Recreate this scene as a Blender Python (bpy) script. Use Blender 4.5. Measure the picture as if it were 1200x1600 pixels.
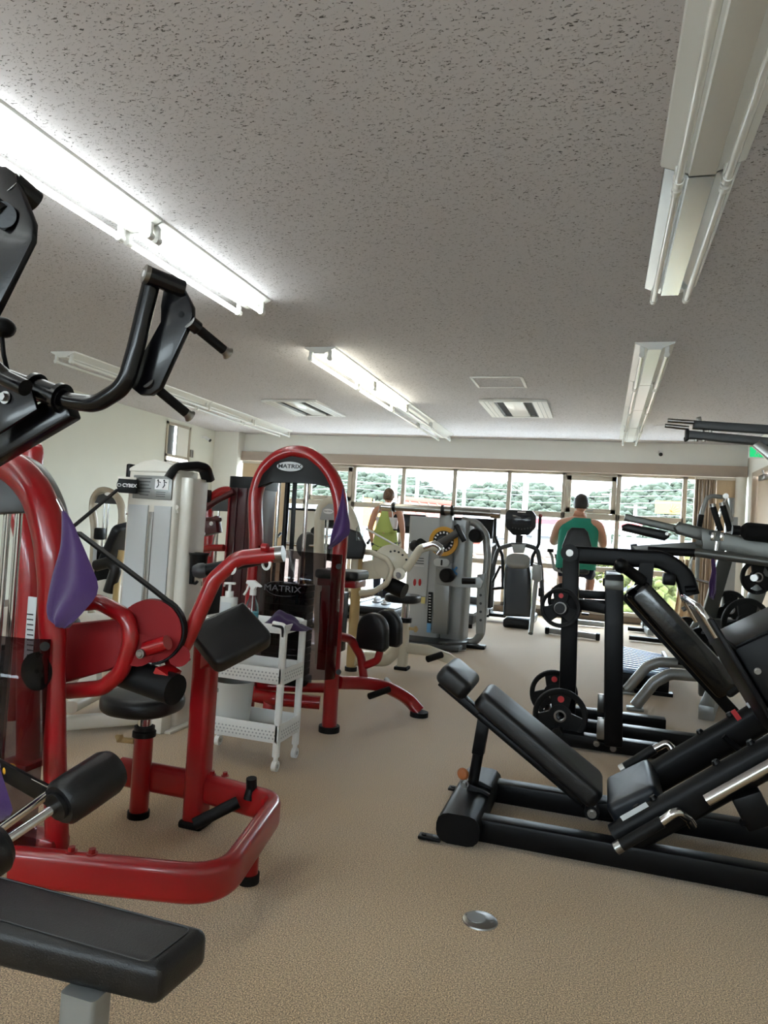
import bpy, bmesh, math, random
from mathutils import Vector, Matrix, Quaternion
random.seed(7)
for o in list(bpy.data.objects): bpy.data.objects.remove(o)
SC = bpy.context.scene
COL = SC.collection
V = Vector
PI = math.pi

# ------------------------------------------------------------------ camera
F_PX, CAM_H = 1110.0, 1.2
YAW, PITCH, ROLL = math.radians(17.15), math.radians(1.47), 0.063
fw = V((-math.sin(YAW)*math.cos(PITCH), math.cos(YAW)*math.cos(PITCH), math.sin(PITCH)))
r0 = V((math.cos(YAW), math.sin(YAW), 0)); u0 = r0.cross(fw)
CR = r0*math.cos(ROLL) + u0*math.sin(ROLL)
CU = -r0*math.sin(ROLL) + u0*math.cos(ROLL)
CO = V((0, 0, CAM_H))
cam = bpy.data.cameras.new('camera'); camo = bpy.data.objects.new('camera', cam); COL.objects.link(camo)
cam.sensor_fit = 'VERTICAL'; cam.sensor_height = 36.0; cam.lens = F_PX/1600*36
cam.clip_start = 0.05; cam.clip_end = 2000
m = Matrix((CR, CU, -fw)).transposed().to_4x4(); m.translation = CO
camo.matrix_world = m
SC.camera = camo

# ------------------------------------------------------------------ sky, sun, exposure
W = bpy.data.worlds.new('world'); SC.world = W; W.use_nodes = True
wn = W.node_tree.nodes; wl = W.node_tree.links
bg = wn['Background']
sky = wn.new('ShaderNodeTexSky'); sky.sky_type = 'HOSEK_WILKIE'; sky.turbidity = 6.0; sky.ground_albedo = .35
sky.sun_direction = V((-0.5, -0.55, 0.75)).normalized()
mixn = wn.new('ShaderNodeMix'); mixn.data_type = 'RGBA'; mixn.inputs[0].default_value = .7
mixn.inputs[7].default_value = (0.79, 0.90, 1.0, 1)          # thin bright overcast over the blue
wl.new(sky.outputs[0], mixn.inputs[6]); wl.new(mixn.outputs[2], bg.inputs[0])
bg.inputs[1].default_value = 10.0
sun = bpy.data.lights.new('sun', 'SUN'); sun.energy = 4.0; sun.angle = math.radians(1.5); sun.color = (1, .97, .92)
suno = bpy.data.objects.new('sun', sun); COL.objects.link(suno)
suno.rotation_euler = V((0.5, 0.55, -0.75)).to_track_quat('-Z', 'Y').to_euler()
suno.location = (-20, -20, 40)
SC.view_settings.view_transform = 'Standard'; SC.view_settings.look = 'None'
SC.view_settings.gamma = 1.0; SC.view_settings.use_curve_mapping = False
SC.view_settings.exposure = 1.6
TUBE_LIGHT = 5.5

# ------------------------------------------------------------------ layout: photograph pixel -> point on a real plane
def ray(x, y): return fw + CR*((x-600)/F_PX) - CU*((y-800)/F_PX)
def aY(x, y, Y): d = ray(x, y); return CO + d*(Y/d.y)
def aX(x, y, X): d = ray(x, y); return CO + d*(X/d.x)
def aZ(x, y, Z=0.0): d = ray(x, y); return CO + d*((Z-CAM_H)/d.z)
class Plane:
    """a real upright or tilted plane of a machine"""
    def __init__(s, o, n): s.o = V(o); s.n = V(n).normalized()
    def __call__(s, x, y):
        d = ray(x, y); return CO + d*((s.o-CO).dot(s.n)/d.dot(s.n))

# ------------------------------------------------------------------ mesh building
def frame_from(d, up=V((0, 0, 1))):
    d = V(d).normalized(); up = V(up)
    if abs(d.dot(up.normalized())) > .995: up = V((0, 1, 0)) if abs(d.y) < .9 else V((1, 0, 0))
    s = d.cross(up).normalized(); u = s.cross(d).normalized()
    return s, u, d
def fillet(pts, rad, n=6, closed=False):
    pts = [V(p) for p in pts]
    if not isinstance(rad, (list, tuple)) and rad <= 0: return pts
    out = []; N = len(pts)
    for i, p in enumerate(pts):
        if not closed and i in (0, N-1): out.append(p); continue
        a = pts[i-1]; b = pts[(i+1) % N]
        da = (a-p); db = (b-p); la, lb = da.length, db.length
        if la < 1e-6 or lb < 1e-6: out.append(p); continue
        da /= la; db /= lb
        ang = da.angle(db)
        if ang > PI-.02: out.append(p); continue
        r = rad[i] if isinstance(rad, (list, tuple)) else rad
        if r <= 0: out.append(p); continue
        t = min(r/math.tan(ang/2), la*.49, lb*.49)
        p0 = p+da*t; p1 = p+db*t
        for k in range(n+1):
            f = k/n
            out.append(p0*(1-f)**2 + p*2*f*(1-f) + p1*f*f)
    return out
def smooth_path(pts, n=6):
    """Catmull-Rom through the points"""
    pts = [V(p) for p in pts]; out = []
    ext = [pts[0]*2-pts[1]]+pts+[pts[-1]*2-pts[-2]]
    for i in range(1, len(ext)-2):
        p0, p1, p2, p3 = ext[i-1:i+3]
        for k in range(n):
            t = k/n
            out.append(.5*((2*p1)+(p2-p0)*t+(2*p0-5*p1+4*p2-p3)*t*t+(3*p1-p0-3*p2+p3)*t**3))
    out.append(pts[-1]); return out
def round_rect(w, h, r, n=3):
    out = []; r = min(r, w*.499, h*.499)
    for cx, cy, a0 in ((w/2-r, h/2-r, 0), (-w/2+r, h/2-r, PI/2), (-w/2+r, -h/2+r, PI), (w/2-r, -h/2+r, 1.5*PI)):
        for k in range(n+1):
            a = a0+PI/2*k/n; out.append((cx+r*math.cos(a), cy+r*math.sin(a)))
    return out
class B:
    def __init__(s): s.bm = bmesh.new()
    def box(s, c, size, R=None, bev=0, seg=2):
        r = bmesh.ops.create_cube(s.bm, size=1.0); vs = r['verts']
        M = Matrix.Diagonal(V(size)).to_4x4()
        if bev > 0:
            for v in vs: v.co = M @ v.co
            es = list({e for v in vs for e in v.link_edges})
            g = bmesh.ops.bevel(s.bm, geom=es, offset=min(bev, min(size)*.49), segments=seg, affect='EDGES', profile=.5)
            fs = set(g['faces']); vs = list({v for f in fs for v in f.verts} | {v for v in vs if v.is_valid})
            M = Matrix.Identity(4)
        T = Matrix.Translation(V(c)) @ (R.to_4x4() if R is not None else Matrix.Identity(4)) @ M
        for v in vs: v.co = T @ v.co
        return s
    def beam(s, p0, p1, w, h, up=(0, 0, 1), bev=0.004, ext=0):
        p0, p1 = V(p0), V(p1); sd, u, d = frame_from(p1-p0, up)
        L = (p1-p0).length+2*ext
        R = Matrix((sd, u, d)).transposed()
        return s.box((p0+p1)/2, (w, h, L), R, bev, 2)
    def sweep(s, pts, prof, up=(0, 0, 1), closed=False, cap=True, scale=None):
        pts = [V(p) for p in pts]; N = len(pts)
        def tang(i):
            if closed: return (pts[(i+1) % N]-pts[i-1]).normalized()
            if i == 0: return (pts[1]-pts[0]).normalized()
            if i == N-1: return (pts[-1]-pts[-2]).normalized()
            a = (pts[i]-pts[i-1]).normalized()+(pts[i+1]-pts[i]).normalized()
            return a.normalized() if a.length > 1e-6 else (pts[i+1]-pts[i]).normalized()
        sd, u, d = frame_from(tang(0), up); rings = []
        for i in range(N):
            t = tang(i); q = d.rotation_difference(t)
            sd = q @ sd; u = q @ u; d = t
            k = scale[i] if scale else 1
            rings.append([s.bm.verts.new(pts[i]+sd*(x*k)+u*(y*k)) for x, y in prof])
        M = len(prof)
        for i in range(N if closed else N-1):
            a, b = rings[i], rings[(i+1) % N]
            for j in range(M):
                s.bm.faces.new((a[j], a[(j+1) % M], b[(j+1) % M], b[j]))
        if cap and not closed:
            s.bm.faces.new(list(reversed(rings[0]))); s.bm.faces.new(rings[-1])
        return s
    def tube(s, pts, r, fil=0, n=12, closed=False, fn=6, scale=None):
        pts = fillet(pts, fil, fn, closed)
        return s.sweep(pts, [(r*math.cos(2*PI*k/n), r*math.sin(2*PI*k/n)) for k in range(n)], closed=closed, scale=scale)
    def rtube(s, pts, w, h, fil=0, cr=.008, up=(0, 0, 1), closed=False, fn=6):
        return s.sweep(fillet(pts, fil, fn, closed), round_rect(w, h, cr), up, closed)
    def cyl(s, p0, p1, r, r2=None, n=20):
        p0, p1 = V(p0), V(p1); sd, u, d = frame_from(p1-p0); r2 = r if r2 is None else r2
        a = [s.bm.verts.new(p0+sd*(r*math.cos(2*PI*k/n))+u*(r*math.sin(2*PI*k/n))) for k in range(n)]
        b = [s.bm.verts.new(p1+sd*(r2*math.cos(2*PI*k/n))+u*(r2*math.sin(2*PI*k/n))) for k in range(n)]
        for j in range(n): s.bm.faces.new((a[j], a[(j+1) % n], b[(j+1) % n], b[j]))
        s.bm.faces.new(list(reversed(a))); s.bm.faces.new(b)
        return s
    def lathe(s, prof, o, axis=(0, 0, 1), n=24):
        """prof: (radius, distance along axis)"""
        o = V(o); sd, u, d = frame_from(axis); rings = []
        for r, z in prof:
            if r < 1e-5: rings.append([s.bm.verts.new(o+d*z)])
            else: rings.append([s.bm.verts.new(o+d*z+sd*(r*math.cos(2*PI*k/n))+u*(r*math.sin(2*PI*k/n))) for k in range(n)])
        for a, b in zip(rings[:-1], rings[1:]):
            for j in range(n):
                k = (j+1) % n
                if len(a) == 1 and len(b) == 1: continue
                if len(a) == 1: s.bm.faces.new((a[0], b[k], b[j]))
                elif len(b) == 1: s.bm.faces.new((a[j], a[k], b[0]))
                else: s.bm.faces.new((a[j], a[k], b[k], b[j]))
        return s
    def prism(s, poly, o, u, v, t, bev=0, seg=2):
        """polygon in the plane (o,u,v), thickness t along u x v, centred"""
        o, u, v = V(o), V(u).normalized(), V(v).normalized(); w = u.cross(v).normalized()
        a = [s.bm.verts.new(o+u*x+v*y-w*(t/2)) for x, y in poly]
        b = [s.bm.verts.new(o+u*x+v*y+w*(t/2)) for x, y in poly]
        n = len(poly); fs = []
        for j in range(n): fs.append(s.bm.faces.new((a[j], a[(j+1) % n], b[(j+1) % n], b[j])))
        f0 = s.bm.faces.new(list(reversed(a))); f1 = s.bm.faces.new(b)
        if bev > 0:
            es = list(set(f0.edges) | set(f1.edges))
            bmesh.ops.bevel(s.bm, geom=es, offset=bev, segments=seg, affect='EDGES', profile=.5)
        return s
    def slab(s, pts, t, bev=0, seg=2):
        """planar polygon of world points, thickness t centred"""
        pts = [V(p) for p in pts]; o = pts[0]; u = (pts[1]-o).normalized()
        w = V((0, 0, 0))
        for i in range(1, len(pts)-1): w += (pts[i]-o).cross(pts[i+1]-o)
        w.normalize(); v = w.cross(u)
        return s.prism([((p-o).dot(u), (p-o).dot(v)) for p in pts], o, u, v, t, bev, seg)
    def sph(s, c, r, sc=(1, 1, 1), n=14, R=None):
        g = bmesh.ops.create_uvsphere(s.bm, u_segments=n, v_segments=max(6, n*2//3), radius=r)
        T = Matrix.Translation(V(c)) @ (R.to_4x4() if R is not None else Matrix.Identity(4)) @ Matrix.Diagonal(V(sc)).to_4x4()
        for v in g['verts']: v.co = T @ v.co
        return s
    def ico(s, c, r, sc=(1, 1, 1), sub=1, jit=0):
        g = bmesh.ops.create_icosphere(s.bm, subdivisions=sub, radius=r)
        for v in g['verts']:
            k = 1+random.uniform(-jit, jit)
            v.co = V((v.co.x*sc[0]*k, v.co.y*sc[1]*k, v.co.z*sc[2]*k))+V(c)
        return s
    def grid(s, fn, nu, nv, t=0):
        """surface patch fn(i/nu, j/nv)"""
        vs = [[s.bm.verts.new(V(fn(i/nu, j/nv))) for j in range(nv+1)] for i in range(nu+1)]
        for i in range(nu):
            for j in range(nv):
                s.bm.faces.new((vs[i][j], vs[i+1][j], vs[i+1][j+1], vs[i][j+1]))
        return s
def blobs(items, sub=1, jit=.2):
    """many small rough balls as one mesh builder result: items = (x, y, z, r)"""
    import numpy as np
    bm = bmesh.new(); bmesh.ops.create_icosphere(bm, subdivisions=sub, radius=1.0)
    tv = np.array([v.co[:] for v in bm.verts]); tf = np.array([[v.index for v in f.verts] for f in bm.faces]); bm.free()
    rng = np.random.default_rng(4); it = np.array(items); n = len(it)
    vs = tv[None]*it[:, 3][:, None, None]*(1+rng.uniform(-jit, jit, (n, len(tv), 1)))*np.array([1, 1, .85])+it[:, None, :3]
    fs = tf[None]+(np.arange(n)*len(tv))[:, None, None]
    return vs.reshape(-1, 3), fs.reshape(-1, 3)
def blob_obj(name, items, mat_, parent=None, sub=1, jit=.2):
    vs, fs = blobs(items, sub, jit)
    if parent is not None: vs = vs-tuple(root_of(parent).location)
    me = bpy.data.meshes.new(name); me.from_pydata(vs.tolist(), [], fs.tolist())
    me.polygons.foreach_set('use_smooth', [True]*len(me.polygons)); me.materials.append(mat_)
    o = bpy.data.objects.new(name, me); COL.objects.link(o); o['kind'] = 'stuff'
    if parent is not None: o.parent = parent
    return o
def root_of(p):
    while p is not None and p.parent is not None: p = p.parent
    return p
def mesh_obj(name, b, mat, parent=None, sharp=38, smooth=True):
    bm = b.bm
    bmesh.ops.recalc_face_normals(bm, faces=bm.faces)
    off = root_of(parent).location if parent is not None else V((0, 0, 0))
    if off.length > 0: bmesh.ops.translate(bm, verts=bm.verts, vec=-off)
    me = bpy.data.meshes.new(name); bm.to_mesh(me); bm.free()
    if smooth:
        me.polygons.foreach_set('use_smooth', [True]*len(me.polygons))
        me.set_sharp_from_angle(angle=math.radians(sharp))
    me.materials.append(mat)
    o = bpy.data.objects.new(name, me); COL.objects.link(o)
    if parent is not None: o.parent = parent
    return o
def part(name, b, mat, parent, label=None, kind=None, **k):
    o = mesh_obj(name, b, mat, parent, **k)
    if label: o['label'] = label
    if kind: o['kind'] = kind
    return o
def thing(name, label, cat, loc=(0, 0, 0), group=None):
    o = bpy.data.objects.new(name, None); COL.objects.link(o); o.location = V(loc)
    o.empty_display_size = .1
    o['label'] = label; o['category'] = cat
    if group: o['group'] = group
    return o
def solo(name, b, mat, label, cat, group=None, kind=None, **k):
    o = mesh_obj(name, b, mat, None, **k); o['label'] = label; o['category'] = cat
    if group: o['group'] = group
    if kind: o['kind'] = kind
    return o
def struct(name, b, mat, parent=None, **k):
    o = mesh_obj(name, b, mat, parent, **k)
    if parent is None: o['kind'] = 'structure'
    return o
def lettering(text, size, o, u, v, mat, parent, name='lettering', depth=.0008, bold=0, align='CENTER', sx=1.0):
    """flat raised letters: o centre, u reading direction, v up"""
    cu = bpy.data.curves.new(name, 'FONT'); cu.body = text; cu.size = size
    cu.align_x = align; cu.align_y = 'CENTER'; cu.extrude = depth; cu.offset = bold; cu.resolution_u = 3
    t = bpy.data.objects.new('tmp', cu); COL.objects.link(t)
    dg = bpy.context.evaluated_depsgraph_get(); dg.update()
    me = bpy.data.meshes.new_from_object(t.evaluated_get(dg)); me.name = name
    bpy.data.objects.remove(t)
    u = V(u).normalized(); v = V(v).normalized(); w = u.cross(v)
    M = Matrix((u*sx, v, w)).transposed().to_4x4(); off = root_of(parent).location
    M.translation = V(o)-off
    me.transform(M); me.materials.clear(); me.materials.append(mat)
    ob = bpy.data.objects.new(name, me); COL.objects.link(ob); ob.parent = parent
    return ob

# ------------------------------------------------------------------ materials
def srgb(r, g, b):
    f = lambda c: (c/255/12.92 if c/255 <= .04045 else ((c/255+.055)/1.055)**2.4)
    return (f(r), f(g), f(b), 1)
def mat(name, col, rough=.5, metal=0, bump=0, bscale=200, var=0, vscale=8, spec=.5, coat=0, emit=None, es=0, alpha=1, sheen=0):
    m = bpy.data.materials.new(name); m.use_nodes = True
    nt = m.node_tree; p = nt.nodes['Principled BSDF']
    p.inputs['Base Color'].default_value = col; p.inputs['Roughness'].default_value = rough
    p.inputs['Metallic'].default_value = metal; p.inputs['Specular IOR Level'].default_value = spec
    p.inputs['Coat Weight'].default_value = coat; p.inputs['Coat Roughness'].default_value = .08
    if sheen: p.inputs['Sheen Weight'].default_value = sheen
    if emit: p.inputs['Emission Color'].default_value = emit; p.inputs['Emission Strength'].default_value = es
    tc = nt.nodes.new('ShaderNodeTexCoord')
    if var > 0:
        n = nt.nodes.new('ShaderNodeTexNoise'); n.inputs['Scale'].default_value = vscale; n.inputs['Detail'].default_value = 4
        nt.links.new(tc.outputs['Object'], n.inputs['Vector'])
        hv = nt.nodes.new('ShaderNodeMapRange'); hv.inputs[3].default_value = 1-var; hv.inputs[4].default_value = 1+var
        nt.links.new(n.outputs[0], hv.inputs[0])
        mx = nt.nodes.new('ShaderNodeVectorMath'); mx.operation = 'SCALE'
        mx.inputs[0].default_value = col[:3]; nt.links.new(hv.outputs[0], mx.inputs['Scale'])
        nt.links.new(mx.outputs[0], p.inputs['Base Color'])
    if bump > 0:
        n = nt.nodes.new('ShaderNodeTexNoise'); n.inputs['Scale'].default_value = bscale; n.inputs['Detail'].default_value = 3
        nt.links.new(tc.outputs['Object'], n.inputs['Vector'])
        bn = nt.nodes.new('ShaderNodeBump'); bn.inputs['Strength'].default_value = bump; bn.inputs['Distance'].default_value = .002
        nt.links.new(n.outputs[0], bn.inputs['Height']); nt.links.new(bn.outputs[0], p.inputs['Normal'])
    return m
def glass(name, tint=(1, 1, 1, 1), gloss=.08, rough=.02):
    """thin pane: clear or tinted see-through with a fresnel reflection"""
    m = bpy.data.materials.new(name); m.use_nodes = True; nt = m.node_tree; nt.nodes.clear()
    o = nt.nodes.new('ShaderNodeOutputMaterial'); t = nt.nodes.new('ShaderNodeBsdfTransparent'); g = nt.nodes.new('ShaderNodeBsdfGlossy')
    t.inputs[0].default_value = tint; g.inputs['Roughness'].default_value = rough
    fr = nt.nodes.new('ShaderNodeLayerWeight'); fr.inputs[0].default_value = .25
    mr = nt.nodes.new('ShaderNodeMapRange'); mr.inputs[3].default_value = gloss*.4; mr.inputs[4].default_value = min(1, gloss*6)
    nt.links.new(fr.outputs['Fresnel'], mr.inputs[0])
    mx = nt.nodes.new('ShaderNodeMixShader'); nt.links.new(mr.outputs[0], mx.inputs[0])
    nt.links.new(t.outputs[0], mx.inputs[1]); nt.links.new(g.outputs[0], mx.inputs[2]); nt.links.new(mx.outputs[0], o.inputs[0])
    return m
M = {}
M['wall'] = mat('wall_paint', srgb(222, 222, 211), .8, var=.03, vscale=3, bump=.08, bscale=120)
M['wall_white'] = mat('white_wall', srgb(232, 230, 222), .75, var=.02)
M['pelmet'] = mat('pelmet', srgb(168, 152, 138), .6, var=.04)
M['alu'] = mat('window_alu', srgb(186, 176, 160), .45, .2)
M['red'] = mat('red_paint', srgb(146, 9, 17), .28, var=.05, coat=.35)
M['redflat'] = mat('red_satin', srgb(128, 8, 14), .6, var=.05, spec=.25)
M['darkred'] = mat('dark_red_paint', srgb(66, 8, 18), .32, var=.05, coat=.3)
M['cream'] = mat('cream_paint', srgb(214, 206, 186), .35, var=.04, coat=.3)
M['whitepaint'] = mat('white_paint', srgb(220, 216, 206), .35, var=.03, coat=.3)
M['silver'] = mat('silver_paint', srgb(144, 146, 145), .35, .5, var=.04)
M['gun'] = mat('gunmetal_paint', srgb(98, 99, 95), .35, .5, var=.04)
M['grey'] = mat('grey_panel', srgb(168, 170, 170), .4, .15, var=.03)
M['dgrey'] = mat('dark_grey_plastic', srgb(56, 58, 60), .45, var=.05)
M['blackmetal'] = mat('black_paint', srgb(10, 10, 12), .38, .0, var=.1, bump=.12, bscale=700, spec=.16)
M['gloss'] = mat('gloss_black_paint', srgb(9, 9, 13), .26, bump=.1, bscale=160, coat=.15, spec=.3)
M['vinyl'] = mat('black_vinyl', srgb(16, 16, 18), .36, spec=.42, bump=.35, bscale=420, var=.08, vscale=12)
M['bluevinyl'] = mat('blue_black_vinyl', srgb(20, 25, 32), .38, spec=.35, bump=.3, bscale=420)
M['foam'] = mat('black_foam', srgb(11, 11, 12), .75, spec=.25, bump=.5, bscale=500)
M['rubber'] = mat('black_rubber', srgb(11, 11, 12), .55, spec=.22, bump=.2, bscale=600)
M['plastic'] = mat('black_plastic', srgb(12, 13, 15), .4, spec=.25)
M['chrome'] = mat('chrome', srgb(215, 215, 215), .12, 1)
M['steel'] = mat('brushed_steel', srgb(150, 148, 145), .3, 1, var=.05)
M['purple'] = mat('purple_towel', srgb(64, 31, 92), .95, bump=.9, bscale=900, var=.12, vscale=60, sheen=.4)
M['whiteplastic'] = mat('white_plastic', srgb(226, 226, 224), .4)
M['tintwhite'] = mat('milky_plastic', srgb(212, 213, 210), .45)
M['yellow'] = mat('yellow_plastic', srgb(206, 150, 22), .35)
M['orange'] = mat('orange_knob', srgb(150, 84, 40), .5)
M['green'] = mat('turquoise_cloth', srgb(36, 134, 114), .9, bump=.4, bscale=120, var=.1)
M['lime'] = mat('lime_cloth', srgb(168, 182, 104), .9, bump=.3, bscale=120, var=.08)
M['whitecloth'] = mat('white_cloth', srgb(225, 225, 230), .9)
M['navy'] = mat('navy_cloth', srgb(32, 36, 52), .9)
M['skin'] = mat('skin', srgb(196, 146, 122), .55, var=.04)
M['hair'] = mat('dark_hair', srgb(24, 20, 20), .5, bump=.6, bscale=150)
M['brownhair'] = mat('brown_hair', srgb(98, 72, 54), .5, bump=.6, bscale=150)
M['shroud'] = glass('smoked_acrylic', (.52, .48, .50, 1), .04)
M['pane'] = glass('window_glass', (.96, .98, .97, 1), .05)
M['clear'] = glass('clear_plastic', (.86, .9, .9, 1), .12, .05)
M['bluewater'] = mat('blue_liquid', srgb(96, 190, 206), .2)
M['label'] = mat('pale_label', srgb(196, 200, 202), .5)
M['ink'] = mat('dark_ink', srgb(40, 42, 46), .6)
M['red_ink'] = mat('red_ink', srgb(190, 40, 46), .5)
M['white_ink'] = mat('white_ink', srgb(235, 235, 235), .5)
M['etch'] = mat('etched_letters', srgb(58, 58, 64), .6)
M['tan'] = mat('tan_tube', srgb(196, 168, 116), .45, var=.05)
# ------------------------------------------------------------------ setting
XL, XR, YB, YR, ZC = -6.8, 2.0, 11.6, -3.6, 2.8
def carpet_mat():
    m = mat('carpet', (0, 0, 0, 1), .95, sheen=.45); nt = m.node_tree; p = nt.nodes['Principled BSDF']
    tc = nt.nodes.new('ShaderNodeTexCoord')
    n1 = nt.nodes.new('ShaderNodeTexNoise'); n1.inputs['Scale'].default_value = 260; n1.inputs['Detail'].default_value = 3
    n2 = nt.nodes.new('ShaderNodeTexNoise'); n2.inputs['Scale'].default_value = 1.3; n2.inputs['Detail'].default_value = 5
    for n in (n1, n2): nt.links.new(tc.outputs['Object'], n.inputs['Vector'])
    cr = nt.nodes.new('ShaderNodeValToRGB'); e = cr.color_ramp.elements
    e[0].position = .34; e[0].color = srgb(82, 60, 38); e[1].position = .66; e[1].color = srgb(234, 203, 156)
    k = cr.color_ramp.elements.new(.5); k.color = srgb(168, 138, 99)
    nt.links.new(n1.outputs[0], cr.inputs[0])
    mr = nt.nodes.new('ShaderNodeMapRange'); mr.inputs[3].default_value = .86; mr.inputs[4].default_value = 1.12
    nt.links.new(n2.outputs[0], mr.inputs[0])
    sc = nt.nodes.new('ShaderNodeVectorMath'); sc.operation = 'SCALE'
    nt.links.new(cr.outputs[0], sc.inputs[0]); nt.links.new(mr.outputs[0], sc.inputs['Scale'])
    nt.links.new(sc.outputs[0], p.inputs['Base Color'])
    bn = nt.nodes.new('ShaderNodeBump'); bn.inputs['Strength'].default_value = .6; bn.inputs['Distance'].default_value = .003
    nt.links.new(n1.outputs[0], bn.inputs['Height']); nt.links.new(bn.outputs[0], p.inputs['Normal'])
    return m
def ceiling_mat():
    m = mat('fissured_board', (0, 0, 0, 1), .9); nt = m.node_tree; p = nt.nodes['Principled BSDF']
    tc = nt.nodes.new('ShaderNodeTexCoord'); mp = nt.nodes.new('ShaderNodeMapping')
    mp.inputs['Scale'].default_value = (1, 2.0, 1); mp.inputs['Rotation'].default_value = (0, 0, .5)
    nt.links.new(tc.outputs['Object'], mp.inputs[0])
    n1 = nt.nodes.new('ShaderNodeTexNoise'); n1.inputs['Scale'].default_value = 56; n1.inputs['Detail'].default_value = 2.5; n1.inputs['Distortion'].default_value = 1.1
    nt.links.new(mp.outputs[0], n1.inputs['Vector'])
    cr = nt.nodes.new('ShaderNodeValToRGB'); e = cr.color_ramp.elements
    e[0].position = .62; e[0].color = (0, 0, 0, 1); e[1].position = .66; e[1].color = (1, 1, 1, 1)
    nt.links.new(n1.outputs[0], cr.inputs[0])
    mx = nt.nodes.new('ShaderNodeMix'); mx.data_type = 'RGBA'; mx.inputs[6].default_value = srgb(207, 204, 208); mx.inputs[7].default_value = srgb(92, 89, 88)
    nt.links.new(cr.outputs[0], mx.inputs[0]); nt.links.new(mx.outputs[2], p.inputs['Base Color'])
    bn = nt.nodes.new('ShaderNodeBump'); bn.invert = True; bn.inputs['Strength'].default_value = .8; bn.inputs['Distance'].default_value = .006
    nt.links.new(cr.outputs[0], bn.inputs['Height']); nt.links.new(bn.outputs[0], p.inputs['Normal'])
    return m
M['carpet'] = carpet_mat(); M['ceil'] = ceiling_mat()
T = .15
struct('floor', B().box(((XL+XR)/2, (YB+YR)/2, -T/2), (XR-XL+.6, YB-YR+.6, T)), M['carpet'])
struct('ceiling', B().box(((XL+XR)/2, (YB+YR)/2, ZC+T/2), (XR-XL+.6, YB-YR+.6, T)), M['ceil'])
# left wall with a small high window near the far corner
wy0, wy1, wz0, wz1 = 9.86, 10.55, 1.72, 2.74
b = B()
b.box((XL-T/2, (YR+wy0)/2, ZC/2), (T, wy0-YR, ZC)).box((XL-T/2, (wy1+YB)/2, ZC/2), (T, YB-wy1, ZC))
b.box((XL-T/2, (wy0+wy1)/2, wz0/2), (T, wy1-wy0, wz0)).box((XL-T/2, (wy0+wy1)/2, (wz1+ZC)/2), (T, wy1-wy0, ZC-wz1))
struct('wall_left', b, M['wall'])
# right wall: white return by the far corner, then a wide door opening
dy0, dy1, dz = 8.2, 11.0, 2.33
b = B()
b.box((XR+T/2, (YR+dy0)/2, ZC/2), (T, dy0-YR, ZC)).box((XR+T/2, (dy1+YB)/2, ZC/2), (T, YB-dy1, ZC)).box((XR+T/2, (dy0+dy1)/2, (dz+ZC)/2), (T, dy1-dy0, ZC-dz))
struct('wall_right', b, M['wall_white'])
# rear wall behind the photographer with unseen windows added for fill daylight
b = B(); rz0, rz1 = 1.5, 2.2
b.box(((XL+XR)/2, YR-T/2, rz0/2), (XR-XL, T, rz0)).box(((XL+XR)/2, YR-T/2, (rz1+ZC)/2), (XR-XL, T, ZC-rz1))
for x in (XL+.25, (XL+XR)/2, XR-.25): b.box((x, YR-T/2, (rz0+rz1)/2), (.5, T, rz1-rz0))
struct('wall_rear', b, M['wall'])
# far wall: lintel, low kerb, pier at the left corner
b = B(); WX0 = -6.32; WZ0, WZ1 = .10, 2.30
b.box(((XL+XR)/2, YB+T/2, (WZ1+ZC)/2), (XR-XL, T, ZC-WZ1)).box(((XL+XR)/2, YB+T/2, WZ0/2), (XR-XL, T, WZ0))
b.box(((XL+WX0)/2, YB+T/2-.12, ZC/2), (WX0-XL, T+.24, ZC))
struct('wall_back', b, M['wall_white'])
b = B().box(((WX0+XR)/2, YB-.05, 2.385), (XR-WX0-.02, .13, .17), bev=.006)
struct('trim_1', b, M['pelmet'])                       # pelmet board over the windows
b = B().box(((WX0+XR)/2, YB-.02, .06), (XR-WX0, .05, .10), bev=.006)
struct('trim_2', b, mat('dark_skirting', srgb(92, 78, 66), .6))
b = B().box((XL+.008, (YR+YB)/2, .04), (.016, YB-YR, .08))
struct('baseboard_left', b, mat('skirting', srgb(120, 104, 90), .6))
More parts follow.
